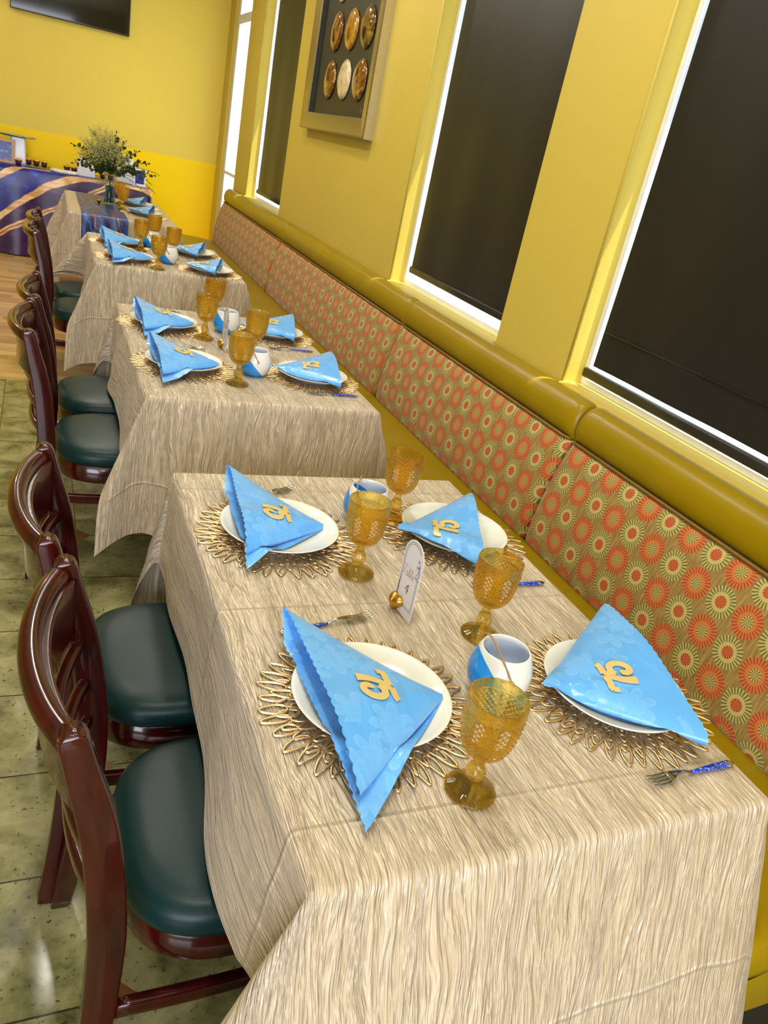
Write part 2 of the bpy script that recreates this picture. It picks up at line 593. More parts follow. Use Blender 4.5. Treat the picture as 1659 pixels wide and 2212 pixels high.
def sweep(pts, sizes, side, rad=0.4, k=3, bm=None, taper_ends=False):
    """rounded bar along pts; sizes = (half size along `side`, half size along the other normal)"""
    bm = bm or bmesh.new()
    pts = [Vector(p) for p in pts]
    side = Vector(side).normalized()
    rings = []
    n = len(pts)
    for i, p in enumerate(pts):
        t = (pts[min(i + 1, n - 1)] - pts[max(i - 1, 0)]).normalized()
        s = (side - t * side.dot(t)).normalized()
        q = t.cross(s)
        a, b = sizes[i] if isinstance(sizes, list) else sizes
        rings.append([p + s * x + q * y for x, y in rrect(a, b, rad * min(a, b) * 2 * 0.5 + 1e-5, k)])
    loft(bm, rings)
    bmesh.ops.recalc_face_normals(bm, faces=bm.faces)
    return bm


def tube(pts, r, n=10, bm=None):
    bm = bm or bmesh.new()
    pts = [Vector(p) for p in pts]
    rings = []
    up = Vector((0.13, 0.31, 0.94)).normalized()
    for i, p in enumerate(pts):
        t = (pts[min(i + 1, len(pts) - 1)] - pts[max(i - 1, 0)]).normalized()
        s = t.cross(up)
        if s.length < 1e-3:
            s = t.cross(Vector((1, 0, 0)))
        s.normalize()
        q = t.cross(s)
        rr = r[i] if isinstance(r, list) else r
        rings.append([p + (s * math.cos(2 * PI * j / n) + q * math.sin(2 * PI * j / n)) * rr for j in range(n)])
    loft(bm, rings)
    bmesh.ops.recalc_face_normals(bm, faces=bm.faces)
    return bm


def lathe(prof, n=48, bm=None, cx=0.0, cy=0.0, mod=None):
    bm = bm or bmesh.new()
    rings = []
    for k, (r, z) in enumerate(prof):
        ring = []
        for i in range(n):
            a = 2 * PI * i / n
            rr = r * (mod(k, a) if mod else 1.0)
            ring.append(Vector((cx + rr * math.cos(a), cy + rr * math.sin(a), z)))
        rings.append(ring)
    loft(bm, rings)
    bmesh.ops.remove_doubles(bm, verts=bm.verts, dist=1e-6)
    bmesh.ops.recalc_face_normals(bm, faces=bm.faces)
    return bm


def spline(pts, n):
    """Catmull-Rom through pts, n points per span"""
    P = [Vector(p) for p in pts]
    out = []
    for i in range(len(P) - 1):
        a, b, c, d = P[max(i - 1, 0)], P[i], P[i + 1], P[min(i + 2, len(P) - 1)]
        for k in range(n):
            t = k / n
            out.append(0.5 * ((2 * b) + (c - a) * t + (2 * a - 5 * b + 4 * c - d) * t * t + (3 * b - a - 3 * c + d) * t ** 3))
    out.append(P[-1])
    return out


def stroke(bm, pts, wd, th=0.001, origin=None, ex=None, ey=None, ez=None, fn=None):
    """flat ribbon with thickness along 2-D pts; fn maps (x, y, height) to 3-D"""
    n = len(pts)
    rings = []
    for i, p in enumerate(pts):
        a, b = pts[max(i - 1, 0)], pts[min(i + 1, n - 1)]
        dx, dy = b[0] - a[0], b[1] - a[1]
        l = math.hypot(dx, dy) or 1
        nx, ny = -dy / l, dx / l
        hw = (wd[i] if isinstance(wd, list) else wd) / 2
        rings.append([fn(p[0] + nx * hw, p[1] + ny * hw, 0), fn(p[0] - nx * hw, p[1] - ny * hw, 0), fn(p[0] - nx * hw, p[1] - ny * hw, th), fn(p[0] + nx * hw, p[1] + ny * hw, th)])
    loft(bm, rings)


def uv_grid(bm, rows, uvs):
    """grid of points with uv"""
    L = bm.loops.layers.uv.verify()
    vs = [[bm.verts.new(p) for p in r] for r in rows]
    for j in range(len(rows) - 1):
        for i in range(len(rows[0]) - 1):
            f = bm.faces.new((vs[j][i], vs[j][i + 1], vs[j + 1][i + 1], vs[j + 1][i]))
            for l, (jj, ii) in zip(f.loops, ((j, i), (j, i + 1), (j + 1, i + 1), (j + 1, i))):
                l[L].uv = uvs[jj][ii]
    return vs


# ------------------------------------------------------------------ the room
WX = 1.72          # face of the window wall
FY = 9.17          # far wall
RZT = 3.2          # ceiling
DEPTH = 0.11
XL, YB = -4.6, -3.5


def wall_with_openings(name, y0, y1, z0, z1, ops, mat, x=WX, depth=DEPTH):
    bm = bmesh.new()
    ys = sorted({y0, y1, *[v for o in ops for v in o[:2]]})
    zs = sorted({z0, z1, *[v for o in ops for v in o[2:]]})
    for a, b in zip(ys, ys[1:]):
        for c, d in zip(zs, zs[1:]):
            if any(o[0] <= (a + b) / 2 <= o[1] and o[2] <= (c + d) / 2 <= o[3] for o in ops):
                continue
            bm.faces.new([bm.verts.new(p) for p in ((x, a, c), (x, a, d), (x, b, d), (x, b, c))])
    for a, b, c, d in ops:
        X = x + depth
        for q in (((x, a, c), (x, a, d), (X, a, d), (X, a, c)), ((x, b, c), (X, b, c), (X, b, d), (x, b, d)),
                  ((x, a, d), (x, b, d), (X, b, d), (X, a, d)), ((x, a, c), (X, a, c), (X, b, c), (x, b, c))):
            bm.faces.new([bm.verts.new(p) for p in q])
    bmesh.ops.remove_doubles(bm, verts=bm.verts, dist=1e-5)
    o = obj(name, bm, mat, smooth=False)
    return tag(o, kind='structure')


SILL, HEAD = 0.975, 2.75
WIN = [(1.06, 2.235), (2.745, 3.935), (6.37, 7.585)]
DOOR = (8.16, 8.90)
wall_with_openings('wall_right', YB, FY, 0, RZT, [(a, b, SILL, HEAD) for a, b in WIN] + [(DOOR[0], DOOR[1], 0.0, 2.9)], M['wall'])
tag(obj('floor', box(XL, WX + 0.12, YB, FY, -0.05, 0.0), M['floor'], smooth=False), kind='structure')
tag(obj('ceiling', box(XL, WX + 0.12, YB, FY, RZT, RZT + 0.05), M['cream'], smooth=False), kind='structure')
tag(obj('wall_far', box(XL, WX + 0.12, FY, FY + 0.06, 0, RZT), M['farwall'], smooth=False), kind='structure')
tag(obj('wall_left', box(XL - 0.06, XL, YB, FY, 0, RZT), M['wall'], smooth=False), kind='structure')
tag(obj('wall_back', box(XL, WX + 0.12, YB - 0.06, YB, 0, RZT), M['cream'], smooth=False), kind='structure')

for k, (a, b) in enumerate(WIN):
    bm = bmesh.new()
    f = 0.022
    X0, X1 = WX + DEPTH - 0.035, WX + DEPTH + 0.02
    add_box(bm, X0, X1, a, a + f, SILL, HEAD)
    add_box(bm, X0, X1, b - f, b, SILL, HEAD)
    add_box(bm, X0, X1, a + f, b - f, SILL, SILL + f)
    add_box(bm, X0, X1, a + f, b - f, HEAD - f, HEAD)
    wf = obj('window_%d' % (k + 1), bm, M['white'], smooth=False)
    tag(wf, kind='structure')
    tag(obj('glass', box(X1 - 0.012, X1 - 0.008, a + f, b - f, SILL + f, HEAD - f), M['pane'], wf, smooth=False))
    # rounded sill nose on the room side
    pr = [(WX - 0.018, SILL - 0.026), (WX - 0.024, SILL - 0.014), (WX - 0.018, SILL - 0.002), (WX + 0.0, SILL + 0.002), (WX + 0.05, SILL + 0.003), (WX + 0.05, SILL - 0.026)]
    bm = bmesh.new()
    loft(bm, [[Vector((x, y, z)) for x, z in pr] for y in (a - 0.0, b + 0.0)])
    bmesh.ops.recalc_face_normals(bm, faces=bm.faces)
    tag(obj('trim_%d' % (k + 1), bm, M['wall'], smooth=False), kind='structure')
    # narrow corner bead on the far edge of the opening
    tag(obj('trim_%d' % (k + 4), sweep([(WX - 0.001, b + 0.004, SILL - 0.02), (WX - 0.001, b + 0.004, HEAD)], (0.006, 0.004), (0, 1, 0), 0.9), M['wall']), kind='structure')


def blind(k, x, ya, yb, zb, barx, label, bary=None):
    r = empty('roller_blind', (x, (ya + yb) / 2, zb), 0, label, 'blind', 'dark roller blinds in the window wall')
    rows, uvs = [], []
    for j in range(24):
        z0 = 0.028 if k == 1 else 0.0
        z = z0 + (HEAD - 0.06 - zb - z0) * j / 23
        row = []
        for i in range(30):
            y = (ya - yb) / 2 + (yb - ya) * i / 29
            row.append(Vector((0.003 * math.sin(i * 0.55 + k) * (1 - j / 23) + 0.002 * math.sin(i * 0.2 + j * 0.3), y, z)))
        rows.append(row)
        uvs.append([(i / 29, j / 23) for i in range(30)])
    bm = bmesh.new()
    uv_grid(bm, rows, uvs)
    obj('blind_cloth', bm, M['blind'], r)
    ba, bb = bary or (ya - 0.004, yb + 0.004)
    c = (ya + yb) / 2
    obj('bottom_bar', sweep([(barx, ba - c, -0.004), (barx, bb - c, -0.004)], (0.012, 0.017), (1, 0, 0), 0.7), M['bar'], r)
    if k == 1:
        obj('hem_seam', sweep([(-0.004, (ya - yb) / 2 + 0.004, 0.15), (-0.004, (yb - ya) / 2 - 0.004, 0.15)], (0.0015, 0.002), (1, 0, 0)), M['blind'], r)
    obj('roller', tube([(0.012, (ya - yb) / 2, HEAD - 0.05 - zb), (0.012, (yb - ya) / 2, HEAD - 0.05 - zb)], 0.024), M['bar'], r)


blind(1, 1.775, 1.10, 2.165, 1.03, 0.0, 'dark roller blind at the right edge, nearest window, long black bottom bar', (1.08, 2.20))
blind(2, 1.79, 2.785, 3.845, 1.062, 0.0, 'dark roller blind in the middle window, bright gap beneath and beside it')
blind(3, 1.79, 6.40, 7.44, 1.045, 0.0, 'narrow dark roller blind of the far window, left of the framed discs')

# unseen ledge added outside above the windows to cut the sun on the reveals
tag(obj('trim_7', box(WX + 0.13, WX + 0.29, YB, 8.0, HEAD + 0.02, HEAD + 0.12), M['cream'], smooth=False), kind='structure')

# glazed door beyond the banquette
a, b = DOOR
bm = bmesh.new()
X0, X1 = WX + 0.03, WX + 0.09
for y0, y1 in ((a, a + 0.05), (b - 0.09, b)):
    add_box(bm, X0, X1, y0, y1, 0, 2.9)
for z0, z1 in ((0.0, 0.10), (1.06, 1.09), (2.42, 2.50), (2.85, 2.9)):
    add_box(bm, X0, X1, a + 0.05, b - 0.09, z0, z1)
dr = tag(obj('door_1', bm, M['white'], smooth=False), kind='structure')
bm = bmesh.new()
for z0, z1 in ((0.10, 1.06), (1.09, 2.42), (2.50, 2.85)):
    add_box(bm, WX + 0.06, WX + 0.064, a + 0.05, b - 0.09, z0, z1)
obj('door_glass', bm, M['pane'], dr, smooth=False)

# ------------------------------------------------------------------ banquette, four sections
BACK = [(1.600, 0.455), (1.554, 0.462), (1.545, 0.50), (1.552, 0.58), (1.566, 0.66), (1.588, 0.75), (1.612, 0.82), (1.630, 0.842), (1.66, 0.846)]
ROLL = [(1.664, 0.846), (1.636, 0.850), (1.622, 0.866), (1.617, 0.895), (1.622, 0.93), (1.640, 0.960), (1.668, 0.974), (1.696, 0.972), (1.714, 0.955)]
SEAT = [(1.15, 0.395), (1.122, 0.40), (1.113, 0.43), (1.114, 0.462), (1.128, 0.482), (1.16, 0.490), (1.30, 0.488), (1.45, 0.478), (1.56, 0.466), (1.62, 0.45)]


def panel(prof, ya, yb, dip, n, axis, back):
    """upholstered panel along y; the ends roll away by `dip` along axis"""
    P = spline([(x, 0, z) for x, z in prof], 4)
    ys = []
    for i in range(n + 1):
        t = i / n
        ys.append(ya + (yb - ya) * (0.5 - 0.5 * math.cos(PI * t)) * 0.6 + (yb - ya) * t * 0.4)
    arc = [0.0]
    for p, q in zip(P, P[1:]):
        arc.append(arc[-1] + (q - p).length)
    rows, uvs = [], []
    for y in ys:
        e = min(y - ya, yb - y)
        d = dip * (1 - math.sqrt(max(0.0, 1 - max(0.0, 1 - e / 0.05) ** 2)))
        rows.append([Vector((p.x + axis[0] * d, y, p.z + axis[1] * d)) for p in P])
        uvs.append([(y, s) for s in arc])
    bm = bmesh.new()
    uv_grid(bm, rows, uvs)
    # close ends and back so that the panel is a solid cushion
    for row in (rows[0], rows[-1]):
        c = bm.verts.new(Vector((back[0], row[0].y, back[1])))
        vs = [bm.verts.new(p) for p in row]
        for p, q in zip(vs, vs[1:]):
            bm.faces.new((c, p, q))
    bmesh.ops.remove_doubles(bm, verts=bm.verts, dist=1e-6)
    bmesh.ops.recalc_face_normals(bm, faces=bm.faces)
    return bm


def banquette(ya, yb, label):
    r = empty('banquette', (0, 0, 0), 0, label, 'bench', 'banquette sections along the window wall')
    g = 0.0015
    obj('back_cushion', panel(BACK, ya + g, yb - g, 0.040, 90, (1, 0), (1.69, 0.66)), M['medallion'], r)['label'] = 'patterned back with coral and green pinwheel medallions'
    obj('head_roll', panel(ROLL, ya + g, yb - g, 0.035, 80, (0.8, -0.6), (1.705, 0.90)), M['mustard'], r)
    obj('piping', tube([(1.642, ya + 0.010, 0.844), (1.622, ya + 0.035, 0.846), (1.622, yb - 0.035, 0.846), (1.642, yb - 0.010, 0.844)], 0.0055, 8), M['piping'], r)
    obj('seat', panel(SEAT, ya + g, yb - g, 0.012, 50, (0.3, -1), (1.4, 0.42)), M['mustard'], r)
    obj('base', box(1.125, 1.70, ya + g, yb - g, 0.27, 0.397, 0.006), M['mustard'], r)
    obj('toe_kick', box(1.19, 1.70, ya + 0.012, yb - g, 0.0, 0.27), M['dark'], r, smooth=False)
    obj('back_board', box(1.665, 1.714, ya + g, yb - g, 0.40, 0.94), M['mustard'], r, smooth=False)
    return r


banquette(0.50, 1.985, 'mustard banquette section nearest the camera, beside the table with the Table 4 card')
banquette(1.985, 3.47, 'mustard banquette section under the middle window, second from the camera')
banquette(3.47, 5.83, 'long mustard banquette section below the framed discs, third from the camera')
banquette(5.83, 8.10, 'farthest mustard banquette section, ending by the glazed door')

# ------------------------------------------------------------------ tables and cloths
ZT = 0.765


def table(x0, x1, y0, y1, label, z=ZT - 0.006):
    r = empty('dining_table', ((x0 + x1) / 2, (y0 + y1) / 2, 0), 0, label, 'table', 'tables hidden under crinkled cloths')
    hx, hy = (x1 - x0) / 2 - 0.012, (y1 - y0) / 2 - 0.012
    obj('table_top', box(-hx, hx, -hy, hy, z - 0.035, z, 0.004), M['laminate'], r, smooth=False)
    for s in (-1, 1):
        obj('pedestal', lathe([(0.0, 0.02), (0.038, 0.02), (0.038, z - 0.035), (0.0, z - 0.035)], 24, cy=s * (hy - 0.30)), M['black'], r)
        obj('pedestal_foot', box(-0.16, 0.16, s * (hy - 0.30) - 0.2, s * (hy - 0.30) + 0.2, 0.0, 0.022, 0.006), M['black'], r, smooth=False)
    return r


def cloth(name, x0, x1, y0, y1, dl, dr, df, db, label, seed=0, wave=0.7, lean=(0.04, 0.25, 0.05, 0.05), ears=None, floor=0.02, step=0.0145, mat=None):
    """a rectangular cloth on a table top; each corner hangs as a folded ear.
    lean: how far the left, right, front, back drops slope outwards. ears: per corner (azimuth deg, amplitude)"""
    Wd, L = x1 - x0, y1 - y0
    rnd = random.Random(seed)
    ph = [rnd.uniform(0, 6.28) for _ in range(16)]
    ears = ears or {}

    def axis(lo, hi, a, b):
        vals = []
        n = max(2, round((hi - lo) / step))
        for i in range(n + 1):
            vals.append(lo + (hi - lo) * i / n)
        for e in (a, b):
            vals += [e, e - 0.006, e + 0.006]
        vals = sorted(v for v in vals if lo <= v <= hi)
        out = [vals[0]]
        for v in vals[1:]:
            if v - out[-1] > 0.003 or v == hi:
                out.append(v)
        return out

    us = axis(-dl, Wd + dr, 0.0, Wd)
    vs_ = axis(-df, L + db, 0.0, L)
    DL = Vector((-lean[0], 0, -1)).normalized()
    DR = Vector((lean[1], 0, -1)).normalized()
    DF = Vector((0, -lean[2], -1)).normalized()
    DB = Vector((0, lean[3], -1)).normalized()

    def point(u, v):
        cu, cv = min(max(u, 0), Wd), min(max(v, 0), L)
        o = Vector((u - cu, v - cv))
        rho = o.length
        base = Vector((x0 + cu, y0 + cv, ZT))
        if rho < 1e-9:
            base.z += 0.0012 * noise.noise(Vector((u * 7, v * 3, seed)))
            return base
        e = Vector((o.x / rho, o.y / rho, 0))
        sx = DL if o.x < 0 else DR
        sy = DF if o.y < 0 else DB
        nrm = Vector((0, 0, 0))
        amp = 0.0
        if abs(o.x) < 1e-9:
            d = sy
            t = cu
            nrm = Vector((0, math.copysign(1, o.y), 0))
            edge = min(cu, Wd - cu)
            k = (5.0, 11.0, 19.0)
        elif abs(o.y) < 1e-9:
            d = sx
            t = cv
            nrm = Vector((math.copysign(1, o.x), 0, 0))
            edge = min(cv, L - cv)
            k = (4.0, 9.0, 16.0)
        else:
            phi = math.atan2(abs(o.x), abs(o.y))
            f = phi / (PI / 2)
            d = (sy * (1 - f) + sx * f).normalized()
            key = ('l' if o.x < 0 else 'r') + ('f' if o.y < 0 else 'b')
            az, am = ears.get(key, ({'lf': 215, 'rf': -20, 'lb': 150, 'rb': 40}[key], 42))
            # amplitude: out and back again, peak on the diagonal
            aa = math.radians(am) * math.sin(2 * phi) ** 0.9
            # the two sides of the ear are spread a little
            sp = math.radians(16) * math.sin(4 * phi)
            azr = math.radians(az) + (sp if key in ('lf', 'rb') else -sp)
            h = Vector((math.cos(azr), math.sin(azr), 0))
            d = (d * math.cos(aa) + h * math.sin(aa)).normalized()
            edge = 0
            t = 0
            k = None
        r0 = 0.022
        q = min(rho, r0)
        p = base + e * (q - q * q / (2 * r0)) + d * (q * q / (2 * r0))
        if rho > r0:
            p += d * (rho - r0)
        if k:
            fade = min(1, edge / 0.10) ** 1.2
            a_ = min(rho, 0.5) * fade
            wv = 0.10 * math.sin(k[0] * t + ph[0]) + 0.07 * math.sin(k[1] * t + ph[1] + rho * 2) + 0.03 * math.sin(k[2] * t + ph[2] - rho * 3)
            p += nrm * (a_ * wave * (wv + 0.06))
            # hem a little uneven
            p.z += 0.012 * a_ / 0.3 * math.sin(7 * t + ph[5])
        wr = noise.noise(Vector((u * 16 + seed * 3, v * 5, 1.3))) * 0.006 + noise.noise(Vector((u * 34, v * 7, seed + 4.1))) * 0.003
        p += (e * 0.8 + Vector((0.2, 0.1, 0))) * wr * min(1, rho / 0.1)
        if p.z < floor:
            p.z = floor + 0.0
        return p

    rows = [[point(u, v) for u in us] for v in vs_]
    uvs = [[(u, v) for u in us] for v in vs_]
    bm = bmesh.new()
    uv_grid(bm, rows, uvs)
    o = obj(name, bm, mat or M['cloth'])
    return tag(o, label, 'tablecloth', 'crinkled champagne tablecloths')


T4 = (0.315, 1.088, 0.585, 1.797)
T3 = (0.312, 1.085, 2.378, 3.585)
T2 = (0.275, 1.06, 4.47, 5.47)
T1 = (0.185, 0.945, 6.29, 7.58)
table(*T4, 'table under the nearest crinkled cloth')
table(*T3, 'table under the second crinkled cloth from the camera')
table(*T2, 'table under the third crinkled cloth, before the blue runner table')
table(*T1, 'far table under the cloth with the blue runner')
cloth('tablecloth', *T4, 0.272, 0.25, 0.70, 0.66, 'crinkled champagne cloth on the nearest table, the one with the Table 4 card', 1, 0.5, (0.06, 0.35, 0.30, 0.03), {'lf': (178, 22), 'rf': (0, 4), 'lb': (190, 10), 'rb': (60, 30)})
cloth('tablecloth', *T3, 0.275, 0.25, 0.48, 0.45, 'crinkled champagne cloth on the second table, the one with the Table 3 card', 2, 0.7, (0.06, 0.35, 0.05, 0.03), {'lf': (200, 20), 'rf': (-30, 8), 'lb': (180, 13), 'rb': (60, 30)})
cloth('tablecloth', *T2, 0.275, 0.25, 0.55, 0.30, 'crinkled champagne cloth on the third table, in front of the blue runner table', 3, 0.7, (0.10, 0.35, 0.05, 0.03), {'lf': (200, 20), 'rf': (-30, 8), 'lb': (185, 34), 'rb': (60, 30)})
cloth('tablecloth', *T1, 0.52, 0.25, 0.45, 0.30, 'crinkled champagne cloth on the far table, under the blue runner', 4, 0.7, (0.10, 0.35, 0.04, 0.03), {'lf': (190, 20), 'rf': (-20, 10), 'lb': (175, 20), 'rb': (60, 30)})


# ------------------------------------------------------------------ chairs
def make_chair():
    r = empty('dining_chair', (0, 0, 0), 0, '', 'chair', 'mahogany chairs along the left side of the tables')
    W = 0.205
    post = spline([(0.046, 0, 0.0), (0.078, 0, 0.22), (0.092, 0, 0.42), (0.089, 0, 0.56), (0.074, 0, 0.70), (0.052, 0, 0.80), (0.034, 0, 0.880)], 6)
    n = len(post)
    for s in (-1, 1):
        pts = [(p.x, s * (W + 0.030 * max(0.0, 1 - p.z / 0.42) ** 1.3), p.z) for p in post]
        sz = []
        for i in range(n):
            t = i / (n - 1)
            wv = 0.019 + 0.0085 * math.sin(PI * min(1, t * 1.1)) ** 1.0
            end = 1.0 if t < 0.94 else math.sqrt(max(0.12, 1 - ((t - 0.94) / 0.06) ** 2))
            sz.append((0.0155 * (1.0 if t < 0.98 else 0.9), wv * end))
        obj('back_post', sweep(pts, sz, (0, 1, 0), 0.28), M['lacquer'], r)
        obj('leg', sweep([(0.50, s * (W - 0.012), 0.0), (0.497, s * (W - 0.010), 0.38)], [(0.014, 0.014), (0.019, 0.019)], (0, 1, 0), 0.4), M['lacquer'], r)
        st = [(0.105 + 0.37 * i / 12, s * (W + 0.004 - 0.010 * (i / 12)), 0.305 - 0.010 * math.sin(PI * i / 12)) for i in range(13)]
        obj('stretcher', sweep(st, (0.010, 0.016), (0, 1, 0), 0.5), M['lacquer'], r)

    def rail(name, z, hh, th, bow, rad=0.5, xo=0.0):
        x_at = min(post, key=lambda p: abs(p.z - z)).x
        ys = [-W + 0.004 + (2 * W - 0.008) * i / 24 for i in range(25)]
        pts = [(x_at + xo - bow * (1 - (y / W) ** 2) ** 0.8, y, z) for y in ys]
        return obj(name, sweep(pts, (hh, th), (0, 0, 1), rad), M['lacquer'], r)
    rail('crest_panel', 0.790, 0.060, 0.009, 0.050)
    rail('top_rail', 0.854, 0.018, 0.017, 0.052, 0.95, 0.000)
    for z in (0.71, 0.625, 0.54):
        rail('slat', z, 0.014, 0.0095, 0.046, 0.8)
    # seat outline, rounded towards the back
    out = []
    for i in range(48):
        a = 2 * PI * i / 48
        c, s_ = math.cos(a), math.sin(a)
        e = 2.0 / (4.6 if c > 0 else 3.0)
        out.append((0.327 + 0.208 * math.copysign(abs(c) ** e, c), 0.207 * math.copysign(abs(s_) ** e, s_)))

    def slab(prof, nm, mt):
        bm = bmesh.new()
        rings = []
        for k_, z in prof:
            rings.append([Vector((0.327 + (x - 0.327) * k_, y * k_, z)) for x, y in out])
        loft(bm, rings)
        bmesh.ops.recalc_face_normals(bm, faces=bm.faces)
        return obj(nm, bm, mt, r)
    slab([(0.955, 0.352), (0.965, 0.354), (0.975, 0.36), (0.975, 0.415), (0.95, 0.418)], 'seat_frame', M['lacquer'])
    slab([(0.96, 0.416), (0.995, 0.420), (1.008, 0.434), (0.998, 0.450), (0.965, 0.463), (0.88, 0.472), (0.74, 0.4755), (0.6, 0.478), (0.45, 0.479), (0.3, 0.4797), (0.15, 0.480), (0.03, 0.4802)], 'seat', M['green'])
    return r


ch = make_chair()
for i, (x, y, rz, lab) in enumerate((
        (0.004, 0.985, 0.00, 'mahogany chair with dark green vinyl seat nearest the camera, at the lower left'),
        (-0.025, 1.470, 0.01, 'mahogany chair second from the camera, half behind the nearest chair'),
        (-0.070, 2.795, 0.00, 'mahogany chair at the nearer seat of the Table 3 table'),
        (-0.055, 3.270, 0.00, 'mahogany chair mostly hidden behind the nearer chair of the Table 3 table'),
        (-0.065, 4.710, 0.02, 'mahogany chair at the third table, standing before the farthest chair'),
        (-0.055, 5.160, 0.02, 'farthest mahogany chair, its back post against the blue printed cloth'))):
    place(ch, i == 0, (x, y, 0), rz, lab)


# ------------------------------------------------------------------ place settings
def make_placemat():
    bm = bmesh.new()
    rnd = random.Random(3)

    def loop(a, r0, r1, hw, wd):
        n = 18
        rings = []
        pts = []
        for i in range(n):
            t = 2 * PI * i / n
            rr = (r0 + r1) / 2 + (r1 - r0) / 2 * math.cos(t)
            s = math.sin(t) * hw * (1.0 - 0.35 * math.cos(t))
            ax = Vector((math.cos(a), math.sin(a), 0))
            ay = Vector((-math.sin(a), math.cos(a), 0))
            pts.append(ax * rr + ay * s)
        zb = 0.0008 + 0.0012 * rnd.random()
        for i in range(n):
            p = pts[i]
            tg = (pts[(i + 1) % n] - pts[i - 1]).normalized()
            nn = Vector((-tg.y, tg.x, 0))
            rings.append([p + nn * wd / 2 + Vector((0, 0, zb)), p + nn * wd * 0.36 + Vector((0, 0, zb + 0.0016)), p - nn * wd * 0.36 + Vector((0, 0, zb + 0.0016)), p - nn * wd / 2 + Vector((0, 0, zb))])
        v = [[bm.verts.new(q) for q in rg] for rg in rings]
        for i in range(n):
            b_ = v[(i + 1) % n]
            for j in range(3):
                bm.faces.new((v[i][j], b_[j], b_[j + 1], v[i][j + 1]))
    for cnt, r0, r1, hw, off in ((26, 0.058, 0.108, 0.0085, 0), (30, 0.088, 0.137, 0.0095, 0.5), (34, 0.116, 0.160, 0.0095, 0.2), (38, 0.138, 0.187, 0.0090, 0.6)):
        for i in range(cnt):
            a = 2 * PI * (i + off + rnd.uniform(-0.16, 0.16)) / cnt
            j = rnd.uniform(-0.008, 0.004)
            loop(a, r0 + rnd.uniform(-0.006, 0.004), r1 + j, hw * rnd.uniform(0.8, 1.1), 0.0047)
    lathe([(0.0, 0.0006), (0.064, 0.0006), (0.064, 0.0022), (0.0, 0.0022)], 40, bm)
    bmesh.ops.recalc_face_normals(bm, faces=bm.faces)
    return tag(obj('placemat', bm, M['matgold']), '', 'placemat', 'gold leaf filigree placemats')


def make_plate():
    pr = [(0.0, 0.0035), (0.074, 0.0035), (0.078, 0.0), (0.082, 0.0), (0.085, 0.004), (0.105, 0.010), (0.124, 0.0185), (0.1325, 0.0245), (0.1335, 0.0262), (0.1320, 0.0268), (0.123, 0.0222), (0.104, 0.0138), (0.084, 0.0088), (0.05, 0.0072), (0.0, 0.0070)]
    return tag(obj('plate', lathe(pr, 72), M['plate']), '', 'plate', 'white coupe plates')


